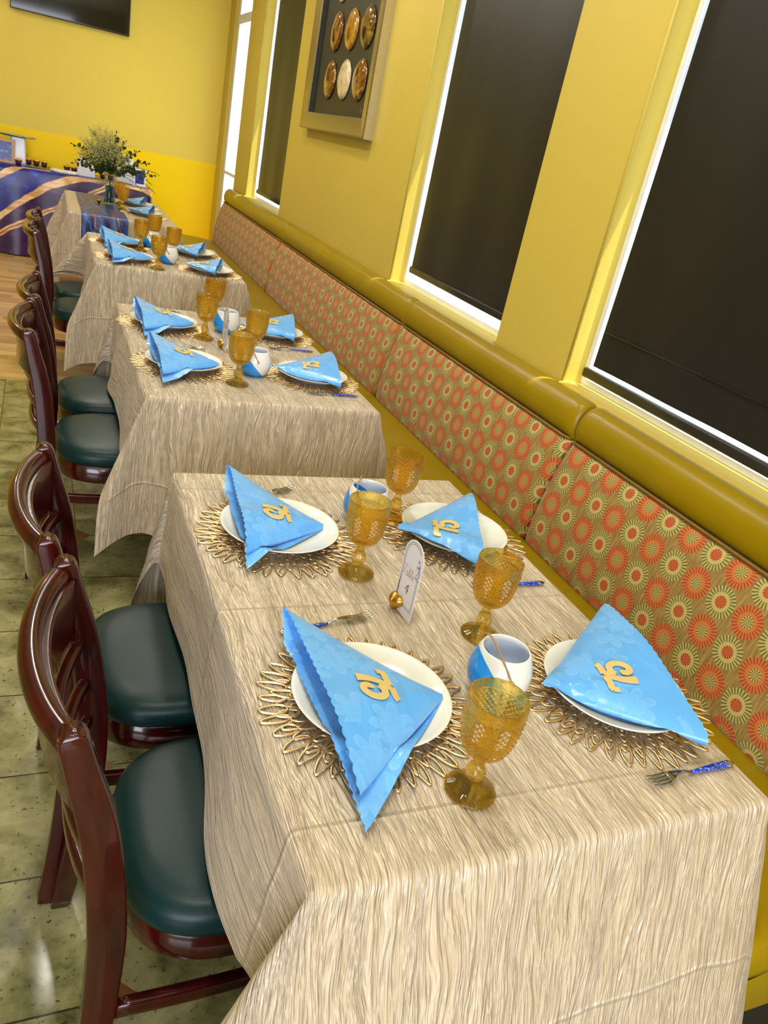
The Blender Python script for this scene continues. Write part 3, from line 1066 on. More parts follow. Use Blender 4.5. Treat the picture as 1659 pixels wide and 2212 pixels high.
def make_goblet():
    r = empty('goblet', (0, 0, 0), 0, '', 'glass', 'amber diamond-cut goblets')
    H = 0.175

    def outer(t):      # t 0 at the bowl bottom, 1 at the band below the rim
        pts = [(0.010, 0.0705), (0.0245, 0.078), (0.0345, 0.092), (0.0398, 0.112), (0.0425, 0.134), (0.0432, 0.156)]
        x = t * (len(pts) - 1)
        i = min(int(x), len(pts) - 2)
        f = x - i
        p0, p1, p2, p3 = pts[max(i - 1, 0)], pts[i], pts[i + 1], pts[min(i + 2, len(pts) - 1)]
        return tuple(0.5 * (2 * p1[c] + (p2[c] - p0[c]) * f + (2 * p0[c] - 5 * p1[c] + 4 * p2[c] - p3[c]) * f * f + (3 * p1[c] - p0[c] - 3 * p2[c] + p3[c]) * f ** 3) for c in (0, 1))
    bm = bmesh.new()
    NC, NR = 56, 26

    def pt(i, j, lift=0.0):
        rr, z = outer(max(0, min(1, j / NR)))
        a = 2 * PI * i / NC
        return Vector(((rr + lift) * math.cos(a), (rr + lift) * math.sin(a), z))
    lat = {}

    def V(i, j):
        i %= NC
        j = max(0, min(NR, j))
        if (i, j) not in lat:
            lat[(i, j)] = bm.verts.new(pt(i, j))
        return lat[(i, j)]
    for j in range(0, NR + 1):
        for i in range(NC):
            if (i + j) % 2 == 1:
                if j in (0, NR):
                    q = (V(i - 1, j), V(i + 1, j), V(i, 1 if j == 0 else NR - 1))
                    bm.faces.new(q if j == 0 else tuple(reversed(q)))
                    continue
                apex = bm.verts.new(pt(i, j, 0.0021 * min(1.0, 0.35 + j / NR)))
                c = (V(i - 1, j), V(i, j - 1), V(i + 1, j), V(i, j + 1))
                for k in range(4):
                    bm.faces.new((apex, c[k], c[(k + 1) % 4]))
    # smooth band, rim and inner wall
    prof = [(0.0432, 0.156), (0.0440, 0.157), (0.0442, 0.172), (0.0440, 0.1745), (0.0432, 0.1755), (0.0424, 0.1745), (0.0418, 0.170), (0.0404, 0.150), (0.0398, 0.134), (0.0368, 0.112), (0.0312, 0.094), (0.0212, 0.0825), (0.010, 0.0785), (0.0004, 0.0778)]
    rings = [[Vector((rr * math.cos(2 * PI * i / NC), rr * math.sin(2 * PI * i / NC), z)) for i in range(NC)] for rr, z in prof]
    loft(bm, rings, caps=False)
    bmesh.ops.remove_doubles(bm, verts=bm.verts, dist=0.00035)
    bmesh.ops.recalc_face_normals(bm, faces=bm.faces)
    b = obj('bowl', bm, M['amber'], r, smooth=False)
    prof = [(0.0005, 0.074), (0.0105, 0.0735), (0.0088, 0.067), (0.0084, 0.061), (0.0088, 0.055), (0.0115, 0.051), (0.0148, 0.044), (0.0148, 0.036), (0.0122, 0.029), (0.0092, 0.0255), (0.0005, 0.0245)]
    obj('stem', lathe(prof, 16, mod=lambda k, a: 1 + (0.05 * math.cos(8 * a) if 4 < k < 9 else 0)), M['amber'], r, smooth=False)
    prof = [(0.0005, 0.026), (0.0115, 0.0245), (0.017, 0.0175), (0.026, 0.0115), (0.035, 0.0075), (0.0385, 0.0052), (0.0392, 0.0030), (0.0380, 0.0006), (0.034, 0.0), (0.0005, 0.0)]
    obj('foot', lathe(prof, 96, mod=lambda k, a: 1 + (0.018 * math.cos(32 * a) if 2 < k < 8 else 0)), M['amber'], r)
    # pressed rays in the foot
    o = r.children[-1]
    for v in o.data.vertices:
        rr = math.hypot(v.co.x, v.co.y)
        if v.co.z > 0.004 and 0.015 < rr < 0.0375:
            a = math.atan2(v.co.y, v.co.x)
            v.co.z -= 0.0022 * (0.5 + 0.5 * math.cos(32 * a))
    return r


def make_cup():
    r = empty('ceramic_cup', (0, 0, 0), 0, '', 'cup', 'white cups dipped in blue with twine ties')
    H = 0.092
    pr = [(0.0, 0.004), (0.026, 0.004), (0.030, 0.0), (0.036, 0.001), (0.046, 0.010), (0.0545, 0.026), (0.0575, 0.042), (0.0555, 0.060), (0.0495, 0.078), (0.0440, 0.0905), (0.0426, 0.0922), (0.0408, 0.0912), (0.0455, 0.078), (0.0515, 0.060), (0.0535, 0.042), (0.050, 0.026), (0.040, 0.012), (0.0, 0.010)]
    obj('body', lathe(pr, 64), M['mug'], r)
    # twine loop over the rim and a knot outside
    pts = spline([(0.004, -0.0585, 0.062), (-0.006, -0.053, 0.079), (-0.017, -0.042, 0.0955), (-0.024, -0.018, 0.104), (-0.030, 0.010, 0.106), (-0.036, 0.028, 0.099), (-0.040, 0.036, 0.083)], 7)
    obj('twine', tube(pts, 0.0016, 8), M['twine'], r)
    bm = bmesh.new()
    bmesh.ops.create_uvsphere(bm, u_segments=12, v_segments=8, radius=0.0038, matrix=Matrix.Translation((0.005, -0.0588, 0.061)))
    obj('knot', bm, M['twine'], r)
    pts = spline([(0.044, 0.020, 0.088), (0.056, 0.012, 0.087), (0.062, 0.010, 0.081)], 6)
    obj('twine', tube(pts, 0.0014, 6), M['twine'], r)
    return r


def make_fork(parent_label=''):
    r = empty('fork', (0, 0, 0), 0, parent_label, 'fork', 'forks with blue and white handles')
    # along +x: tines at the +x end
    pts = spline([(-0.002, 0, 0.004), (0.020, 0, 0.010), (0.040, 0, 0.009), (0.052, 0, 0.0055)], 5)
    n = len(pts)
    sz = [((0.0030 + 0.0100 * (i / (n - 1)) ** 2.2), 0.0011) for i in range(n)]
    bm = sweep(pts, sz, (0, 1, 0), 0.6)
    for k in range(4):
        y = -0.0098 + 0.00655 * k
        p = spline([(0.050, y, 0.0055), (0.066, y * 1.02, 0.003), (0.084, y * 1.02, 0.005), (0.096, y * 0.98, 0.0095)], 4)
        m_ = len(p)
        sweep(p, [(0.0019 - 0.0011 * (i / (m_ - 1)) ** 2, 0.0009) for i in range(m_)], (0, 1, 0), 0.6, bm=bm)
    obj('head', bm, M['steel'], r)
    p = spline([(-0.002, 0, 0.004), (-0.040, 0, 0.0045), (-0.085, 0, 0.0042)], 6)
    m_ = len(p)
    obj('handle', sweep(p, [(0.0030 + 0.0042 * (i / (m_ - 1)), 0.0024) for i in range(m_)], (0, 1, 0), 0.8), M['forkhandle'], r)
    p = [(-0.085 - 0.017 * i / 6, 0, 0.0042) for i in range(7)]
    obj('end_cap', sweep(p, [(0.0072 * math.sqrt(max(0.03, 1 - (i / 6) ** 2)), 0.0022 * math.sqrt(max(0.1, 1 - (i / 6) ** 2))) for i in range(7)], (0, 1, 0), 0.8), M['steel'], r)
    return r


def make_napkin(name, H, yf, yn, hump, loose, seed, digits=True, far_lift=0.03, skew=0.0, peek=0.26, pc=(0.122, -0.025)):
    """folded satin triangle: apex at the origin, scalloped base at x = H, far tip at y = yf, near tip at y = yn (negative);
    layers: top, rolled near fold, and the leaf below that sticks out"""
    r = empty(name, (0, 0, 0), 0, '', 'napkin', 'blue satin napkins with a gold 75')
    rnd = random.Random(seed)

    def top(s, u):
        # s -1 (near fold) .. 1 (far fold)
        h = 0.013 + hump * (1 - s * s) ** 0.7 + far_lift * max(0, s) ** 1.5 * (0.3 + 0.7 * u)
        h = h * (0.30 + 0.70 * u ** 0.75) + 0.0035 * noise.noise(Vector((s * 2.6 + seed, u * 2.2, 0.3))) * u + 0.0035 * math.sin(s * 5 + u * 2 + seed) * u * u
        return h

    def rest(x, y, extra):
        # the plate below: dished middle, raised rim, then down to the table
        rr = math.hypot(x - pc[0], y - pc[1])
        if rr < 0.138:
            need = 0.0120 + 0.0235 * max(0.0, (rr - 0.075) / 0.063) ** 1.5
        else:
            need = max(0.005, 0.0355 - (rr - 0.138) * 0.30)
        return need - 0.010 + extra

    def sc(y):
        return 0.0030 * abs(math.sin(PI * y / 0.0185))
    lays = []
    N = 150
    for i in range(N + 1):                 # top layer, far to near
        s = 1 - 1.82 * i / N
        lays.append(('t', s))
    for i in range(1, 9):                  # roll under at the near side
        lays.append(('r', i / 8))
    for i in range(1, 50):                 # back inside
        lays.append(('b', i / 49))
    for i in range(1, 60):                 # leaf that peeps out below
        lays.append(('c', i / 59))
    rows, uvs = [], []
    NU = 18
    for k, (kind, q) in enumerate(lays):
        row, uvr = [], []
        for j in range(NU + 1):
            u = (j / NU) ** 0.9
            uu = 0.02 + 0.98 * u
            if kind == 't':
                s, h, kx = q, top(q, u), 1.0
            elif kind == 'r':
                s0 = 1 - 1.82
                ang = PI * q
                s = s0 - 0.05 * math.sin(ang) + 0.0 * q
                h0 = top(s0, u)
                h = h0 * (1 - q) + (h0 * 0.45) * q
                kx = 1.0
            elif kind == 'b':
                s = -0.82 + loose * q
                h = top(-0.82, u) * 0.45 + 0.004 * u * math.sin(PI * q)
                kx = 1.0 - 0.01 * q
            else:
                s = -0.82 + loose - (loose + peek) * q
                h = (top(-0.82, u) * 0.42) * (1 - q) + 0.007 * q
                kx = 0.99 + 0.02 * q
            y = yf * s if s > 0 else -yn * s
            x = H * uu * kx
            if j == NU:
                x += sc(y) * (1 if kind in 'tc' else 0.4)
            x += skew * y * uu
            h = max(h, rest(x, y * uu, {'t': 0.006, 'r': 0.004, 'b': 0.003, 'c': 0.0012}[kind] * min(1, u * 4)))
            row.append(Vector((x, y * uu, h)))
            uvr.append((x + 0.4 * seed, y * uu + (0.5 if kind in 'bc' else 0)))
        rows.append(row)
        uvs.append(uvr)
    bm = bmesh.new()
    uv_grid(bm, rows, uvs)
    bmesh.ops.recalc_face_normals(bm, faces=bm.faces)
    obj('cloth_fold', bm, M['damask'], r)
    # leaf folded under along the far edge
    rows, uvs = [], []
    for i in range(60):
        q = i / 59
        row, uvr = [], []
        for j in range(NU + 1):
            u = (j / NU) ** 0.9
            uu = 0.02 + 0.98 * u
            s = 1.0 - 1.55 * q
            fall = min(1, q * 5)
            h = top(1.0, u) * (1 - fall) + fall * min(0.009 + 0.012 * u, top(s, u) * 0.6)
            y = yf * s if s > 0 else -yn * s
            x = H * uu * (1.0 + 0.065 * fall - 0.06 * q) + skew * y * uu
            if j == NU:
                x += sc(y + 0.006)
            h = max(h, rest(x, y * uu, 0.0028 * min(1, u * 4)))
            row.append(Vector((x, y * uu, h)))
            uvr.append((x + 3, y * uu))
        rows.append(row)
        uvs.append(uvr)
    bm = bmesh.new()
    uv_grid(bm, rows, uvs)
    obj('under_fold', bm, M['damask'], r)
    if digits:
        SC = 0.056
        org = (H * 0.60, 0.0)

        def fn(a, b, th):
            # a: reading direction (+y), b: up (-x)
            x, y = org[0] - b * SC, org[1] + a * SC
            uu = max(0.05, x / H)
            yb = y / uu
            s = yb / yf if yb * yf > 0 else -yb / yn
            s = max(-0.8, min(0.95, s))
            u = max(0.01, (uu - 0.02) / 0.98)
            return Vector((x + skew * y, y, max(top(s, u), rest(x, y, 0.006)) + 0.0022 + th))
        seven = [[(-0.62, 0.42), (-0.50, 0.47), (-0.30, 0.44), (-0.10, 0.46), (0.0, 0.47)], [(-0.02, 0.46), (-0.12, 0.22), (-0.24, -0.05), (-0.30, -0.30), (-0.32, -0.50)], [(-0.60, 0.44), (-0.63, 0.34), (-0.62, 0.26)]]
        five = [[(0.12, 0.46), (0.30, 0.45), (0.48, 0.46), (0.58, 0.52)], [(0.14, 0.46), (0.10, 0.26), (0.06, 0.08)], spline([(0.06, 0.10, 0), (0.24, 0.18, 0), (0.44, 0.12, 0), (0.53, -0.08, 0), (0.48, -0.30, 0), (0.30, -0.45, 0), (0.12, -0.44, 0), (0.03, -0.32, 0), (0.08, -0.22, 0), (0.17, -0.22, 0)], 4)]
        bm = bmesh.new()
        for st_, wds in ((seven[0], 0.21), (seven[1], [0.17, 0.19, 0.23, 0.28, 0.30]), (seven[2], [0.14, 0.17, 0.21]), (five[0], 0.21), (five[1], 0.20), (five[2], 0.22)):
            stroke(bm, [(p[0], p[1]) for p in st_], wds, 0.0016, fn=fn)
        bmesh.ops.recalc_face_normals(bm, faces=bm.faces)
        obj('number_75', bm, M['glitter'], r, smooth=False)['label'] = 'pale gold glitter number 75'
    return r


def make_card(digit):
    r = empty('table_number_card', (0, 0, 0), 0, '', 'card', 'table number cards')
    W_, H_, D = 0.036, 0.168, 0.0012
    # card: pointed at the bottom corner, arched top; local x = reading direction, z = up, faces -y
    prof = [(-W_, 0.02), (W_, 0.02)]
    out = [(-W_, 0.004), (W_, 0.004)]
    for i in range(17):
        a = PI * i / 16
        out.append((W_ * math.cos(a), H_ - W_ + W_ * math.sin(a)))
    bm = bmesh.new()
    f = [bm.verts.new((x, -D / 2, z)) for x, z in out]
    b = [bm.verts.new((x, D / 2, z)) for x, z in out]
    bm.faces.new(f)
    bm.faces.new(list(reversed(b)))
    for i in range(len(out)):
        j = (i + 1) % len(out)
        bm.faces.new((f[j], f[i], b[i], b[j]))
    bmesh.ops.recalc_face_normals(bm, faces=bm.faces)
    obj('card', bm, M['card'], r, smooth=False)

    def fn(x, z, th):
        return Vector((x, -D / 2 - 0.0002 - th * 0.3, z))
    bm = bmesh.new()
    for off in (0.005, 0.0085):
        w2 = W_ - off
        pts = [(-w2, 0.07), (-w2, H_ - W_)] + [(-w2 * math.cos(PI * i / 14), H_ - W_ + w2 * math.sin(PI * i / 14)) for i in range(1, 12)]
        stroke(bm, pts, 0.0009, 0.0006, fn=fn)
        stroke(bm, [(w2, 0.10), (w2, 0.018 + off), (-w2, 0.018 + off), (-w2, 0.035)], 0.0009, 0.0006, fn=fn)
    rnd = random.Random(2)
    for i in range(34):
        a = PI * 0.30 * rnd.random()
        x = (W_ - 0.006) * math.cos(a) + rnd.uniform(-0.004, 0.002)
        z = rnd.uniform(0.095, H_ - 0.03)
        stroke(bm, [(x, z), (x + rnd.uniform(-.003, .003), z + rnd.uniform(.002, .005))], 0.0012, 0.0006, fn=fn)
        if i < 16:
            stroke(bm, [(-W_ + 0.005 + rnd.uniform(-.002, .004), rnd.uniform(0.03, 0.075)), (-W_ + 0.007, rnd.uniform(0.03, 0.075))], 0.0008, 0.0006, fn=fn)
    obj('border', bm, M['ink'], r, smooth=False)
    # handwriting: Table
    S = 0.020

    def w_(pts):
        return [(-0.027 + p[0] * S, 0.088 + p[1] * S) for p in pts]
    bm = bmesh.new()
    words = [
        [(0.0, 0.92), (0.10, 1.02), (0.35, 0.95), (0.62, 1.0), (0.72, 1.06)], [(0.40, 0.96), (0.34, 0.5), (0.24, 0.06), (0.10, -0.10), (0.02, 0.0)],
        [(0.92, 0.42), (0.78, 0.46), (0.66, 0.24), (0.72, 0.0), (0.86, 0.06), (0.95, 0.42), (0.94, 0.05), (1.06, 0.02)],
        [(1.06, 0.04), (1.26, 0.55), (1.30, 0.95), (1.22, 0.92), (1.18, 0.40), (1.22, 0.0), (1.40, 0.10), (1.42, 0.36), (1.26, 0.34)],
        [(1.44, 0.10), (1.70, 0.60), (1.74, 0.98), (1.66, 0.92), (1.62, 0.40), (1.70, 0.0), (1.82, 0.06)],
        [(1.84, 0.20), (2.10, 0.36), (2.08, 0.50), (1.94, 0.42), (1.90, 0.14), (2.02, 0.0), (2.24, 0.10)]]
    for wd in words:
        stroke(bm, [(p.x, p.y) for p in spline([(x, y, 0) for x, y in w_(wd)], 4)], 0.0011, 0.0006, fn=fn)
    obj('lettering', bm, M['rosefoil'], r, smooth=False)['label'] = 'rose gold script reading Table'
    bm = bmesh.new()
    if digit == 4:
        st_ = [[(0.42, 1.0), (0.0, 0.42), (0.56, 0.36)], [(0.46, 1.0), (0.40, 0.5), (0.36, 0.0)]]
    else:
        st_ = [spline([(0.08, 0.86, 0), (0.30, 1.0, 0), (0.52, 0.84, 0), (0.40, 0.60, 0), (0.22, 0.54, 0), (0.48, 0.46, 0), (0.56, 0.22, 0), (0.34, 0.0, 0), (0.06, 0.12, 0)], 4)]
    for s_ in st_:
        stroke(bm, [(-0.005 + p[0] * 0.021, 0.052 + p[1] * 0.021) for p in s_], 0.0022, 0.0008, fn=fn)
    obj('number', bm, M['copper'], r, smooth=False)['label'] = 'copper handwritten numeral %d' % digit
    # gold heart holder in two halves front and back of the card
    bm = bmesh.new()
    NA, NB = 36, 10
    rings = []
    for k in range(NB + 1):
        t = PI * k / NB
        sc_ = math.sin(t) ** 0.8
        yv = -0.018 * math.cos(t)
        ring = []
        for i in range(NA):
            a = 2 * PI * i / NA
            x = 16 * math.sin(a) ** 3
            z = 13 * math.cos(a) - 5 * math.cos(2 * a) - 2 * math.cos(3 * a) - math.cos(4 * a)
            ring.append(Vector((x * 0.00125 * (sc_ + 0.02), yv, 0.0165 + (z + 2) * 0.00128 * (sc_ + 0.02))))
        rings.append(ring)
    loft(bm, rings)
    bmesh.ops.recalc_face_normals(bm, faces=bm.faces)
    zmin = min(v.co.z for v in bm.verts)
    for v in bm.verts:
        v.co.z -= zmin
        v.co.x -= 0.020
    obj('heart_holder', bm, M['gold'], r)
    return r


ZC = ZT + 0.0015
mat0, plate0 = make_placemat(), make_plate()
where = [
    (0.500, 0.893, 'at the near left seat of the nearest table'), (0.495, 1.475, 'at the far left seat of the nearest table'),
    (0.935, 1.460, 'at the far right seat of the nearest table'), (0.972, 0.855, 'at the near right seat of the nearest table, by the blue-handled fork'),
    (0.465, 2.715, 'at the near left seat of the Table 3 table'), (0.465, 3.270, 'at the far left seat of the Table 3 table'),
    (0.935, 2.690, 'at the near right seat of the Table 3 table'), (0.935, 3.300, 'at the far right seat of the Table 3 table'),
    (0.450, 4.690, 'at the near left seat of the third table'), (0.440, 5.170, 'at the far left seat of the third table'),
    (0.890, 4.620, 'at the near right seat of the third table'), (0.880, 5.150, 'at the far right seat of the third table'),
    (0.750, 6.740, 'at the nearer seat beside the blue runner on the far table'), (0.740, 7.270, 'at the farther seat beside the blue runner on the far table'),
]
for i, (x, y, lab) in enumerate(where):
    place(mat0, i == 0, (x, y, ZC), i * 1.1, 'gold filigree placemat ' + lab)
    place(plate0, i == 0, (x, y, ZC + 0.0030), 0, 'white plate ' + lab)

NZ = ZC + 0.010


def put_napkin(o, apex, tipdir, lab, lift=0.0):
    o.location = (apex[0], apex[1], NZ + lift)
    o.rotation_euler.z = math.atan2(tipdir[1], tipdir[0])
    o['label'] = lab


nA = make_napkin('napkin', 0.222, -0.232, 0.215, 0.052, 0.34, 1, far_lift=0.030)
put_napkin(nA, (0.622, 0.868), (-1, 0.0), 'blue satin napkin on the near left plate of the nearest table, beside the front goblet')
nB = make_napkin('napkin', 0.200, -0.240, 0.160, 0.050, 0.30, 2, far_lift=0.034, skew=0.06, pc=(0.105, -0.003))
put_napkin(nB, (0.600, 1.470), (-1, 0.02), 'blue satin napkin on the far left plate of the nearest table')
nC = make_napkin('napkin', 0.197, 0.232, -0.140, 0.042, 0.30, 3, far_lift=0.036, peek=0.02, pc=(0.1495, 0.065))
put_napkin(nC, (0.772, 1.455), (math.cos(-0.38), math.sin(-0.38)), 'blue satin napkin on the far right plate of the nearest table')
nD = make_napkin('napkin', 0.243, 0.248, -0.175, 0.048, 0.34, 4, far_lift=0.034, peek=0.0, pc=(0.157, 0.016))
put_napkin(nD, (0.814, 0.866), (math.cos(-0.17), math.sin(-0.17)), 'blue satin napkin pointing over the blue-handled fork on the nearest table')
for src, ap, dr_, lab in (
        (nA, (0.587, 2.690), (-1, 0.0), 'blue napkin on the near left plate of the Table 3 table'),
        (nA, (0.587, 3.245), (-1, 0.0), 'blue napkin on the far left plate of the Table 3 table'),
        (nD, (0.778, 2.705), (1, -0.20), 'blue napkin on the near right plate of the Table 3 table'),
        (nD, (0.7785, 3.321), (1, -0.24), 'blue napkin on the far right plate of the Table 3 table, behind the front goblets'),
        (nA, (0.572, 4.665), (-1, 0.0), 'blue napkin on the near left plate of the third table'),
        (nA, (0.562, 5.145), (-1, 0.0), 'blue napkin on the far left plate of the third table'),
        (nC, (0.728, 4.601), (1, -0.30), 'blue napkin on the near right plate of the third table'),
        (nC, (0.718, 5.131), (1, -0.30), 'blue napkin on the far right plate of the third table, half behind goblets'),
        (nC, (0.589, 6.713), (1, -0.25), 'blue napkin on the far table, nearer of the two beside the blue runner'),
        (nC, (0.579, 7.243), (1, -0.25), 'blue napkin on the far table, farther of the two beside the blue runner')):
    put_napkin(copy_tree(src), ap, dr_, lab)

gb = make_goblet()
for i, (x, y, lab) in enumerate((
        (0.585, 0.690, 'amber goblet nearest the camera, by the near left napkin'),
        (0.622, 1.303, 'amber goblet between the far left plate and the Table 4 card'),
        (0.800, 1.060, 'amber goblet right of the Table 4 card, behind the near cup'),
        (0.815, 1.560, 'amber goblet at the far edge of the nearest table, behind a cup'),
        (0.624, 2.555, 'front amber goblet of the Table 3 table, before a half blue cup'),
        (0.605, 3.123, 'amber goblet left of the Table 3 card'),
        (0.765, 2.930, 'amber goblet right of the Table 3 card, before the far right napkin'),
        (0.700, 3.470, 'farthest amber goblet of the Table 3 table, behind its left goblet'),
        (0.584, 4.500, 'front amber goblet of the third table'),
        (0.545, 5.025, 'amber goblet behind the far left napkin of the third table'),
        (0.715, 4.900, 'amber goblet of the third table next to the far right napkin'),
        (0.655, 5.330, 'farthest amber goblet of the third table'),
        (0.585, 6.800, 'amber goblet on the far table just right of the flower vase'),
        (0.590, 7.180, 'amber goblet on the far table behind the other, half hidden'))):
    place(gb, i == 0, (x, y, ZC), i * 0.7, lab)

cu = make_cup()
for i, (x, y, rz, lab) in enumerate((
        (0.742, 0.898, -0.30, 'white cup with blue glazed side beside the near left napkin, twine over its rim'),
        (0.728, 1.545, -0.75, 'white and blue cup behind a goblet near the far edge of the nearest table'),
        (0.714, 2.690, -0.15, 'half blue cup right of the front goblet on the Table 3 table'),
        (0.722, 3.270, -0.15, 'half blue cup behind the Table 3 card'),
        (0.668, 4.735, -0.15, 'half blue cup behind the front goblet of the third table'),
        (0.625, 5.200, -0.15, 'half blue cup near the far edge of the third table'))):
    place(cu, i == 0, (x, y, ZC), rz, lab)

c4 = make_card(4)
c4.location = (0.660, 1.140, ZC)
c4.rotation_euler.z = math.radians(-85)
c4['label'] = 'white arched card reading Table 4 in a gold heart holder'
c3 = make_card(3)
c3.location = (0.655, 2.975, ZC)
c3.rotation_euler.z = math.radians(-86)
c3['label'] = 'white arched card reading Table 3 in a gold heart holder'

fk = make_fork()
for i, (x, y, dx, dy, lab) in enumerate((
        (0.500, 1.120, 0.98, 0.19, 'fork above the near left napkin of the nearest table, tines towards the card'),
        (0.512, 1.672, 0.88, 0.48, 'fork tines peeping out behind the far left napkin of the nearest table'),
        (0.985, 0.652, -1.0, -0.05, 'blue-handled fork at the near right corner of the nearest table'),
        (0.965, 1.232, -1.0, -0.03, 'fork with blue handle behind the goblet right of the Table 4 card'),
        (0.480, 2.955, 1.0, 0.08, 'fork between the two left plates of the Table 3 table'),
        (0.480, 3.520, 1.0, 0.08, 'fork beyond the far left plate of the Table 3 table'),
        (0.960, 2.510, -1.0, -0.05, 'fork in front of the near right plate of the Table 3 table'),
        (0.955, 3.070, -1.0, -0.05, 'fork between the two right plates of the Table 3 table'),
        (0.895, 4.890, -1.0, -0.05, 'fork between the two right plates of the third table'))):
    place(fk, i == 0, (x, y, ZC), math.atan2(dy, dx), lab)

# ------------------------------------------------------------------ far table: runner, vase, bouquet, gold heart
x0, x1 = 0.262, 0.585
bm = bmesh.new()
rows, uvs = [], []
prof = [(T1[2] - 0.052, 0.50), (T1[2] - 0.040, 0.60), (T1[2] - 0.030, 0.70), (T1[2] - 0.022, ZT - 0.014), (T1[2] - 0.012, ZT + 0.003), (T1[2] + 0.02, ZT + 0.0035)]
for k in range(1, 30):
    prof.append((T1[2] + 0.02 + (T1[3] - T1[2] - 0.05) * k / 29, ZT + 0.0035))
prof += [(T1[3] + 0.012, ZT + 0.0), (T1[3] + 0.022, ZT - 0.02), (T1[3] + 0.03, 0.60)]
s_ = 0
for k, (y, z) in enumerate(prof):
    if k:
        s_ += math.hypot(y - prof[k - 1][0], z - prof[k - 1][1])
    rows.append([Vector((x0 + (x1 - x0) * i / 20, y - (0.006 * math.sin(i * 0.9) if z < 0.74 else 0), z)) for i in range(21)])
    uvs.append([(i / 20 * (x1 - x0), s_) for i in range(21)])
uv_grid(bm, rows, uvs)
tag(obj('table_runner', bm, M['runner']), 'blue and copper agate print runner across the far table', 'table runner')


def make_vase():
    r = empty('vase', (0.500, 7.050, ZT + 0.004), 0, 'clear flared glass vase of blue water holding the flowers on the far table', 'vase')
    pr = [(0.0, 0.0), (0.046, 0.0), (0.047, 0.012), (0.038, 0.045), (0.034, 0.10), (0.036, 0.16), (0.046, 0.215), (0.056, 0.235), (0.053, 0.235), (0.043, 0.212), (0.033, 0.16), (0.031, 0.10), (0.035, 0.045), (0.043, 0.016), (0.0, 0.012)]
    obj('glass_body', lathe(pr, 40), M['clear'], r)
    pr = [(0.0, 0.014), (0.042, 0.017), (0.0345, 0.045), (0.0305, 0.10), (0.032, 0.140), (0.0, 0.140)]
    obj('water', lathe(pr, 32), M['water'], r)
    return r


make_vase()


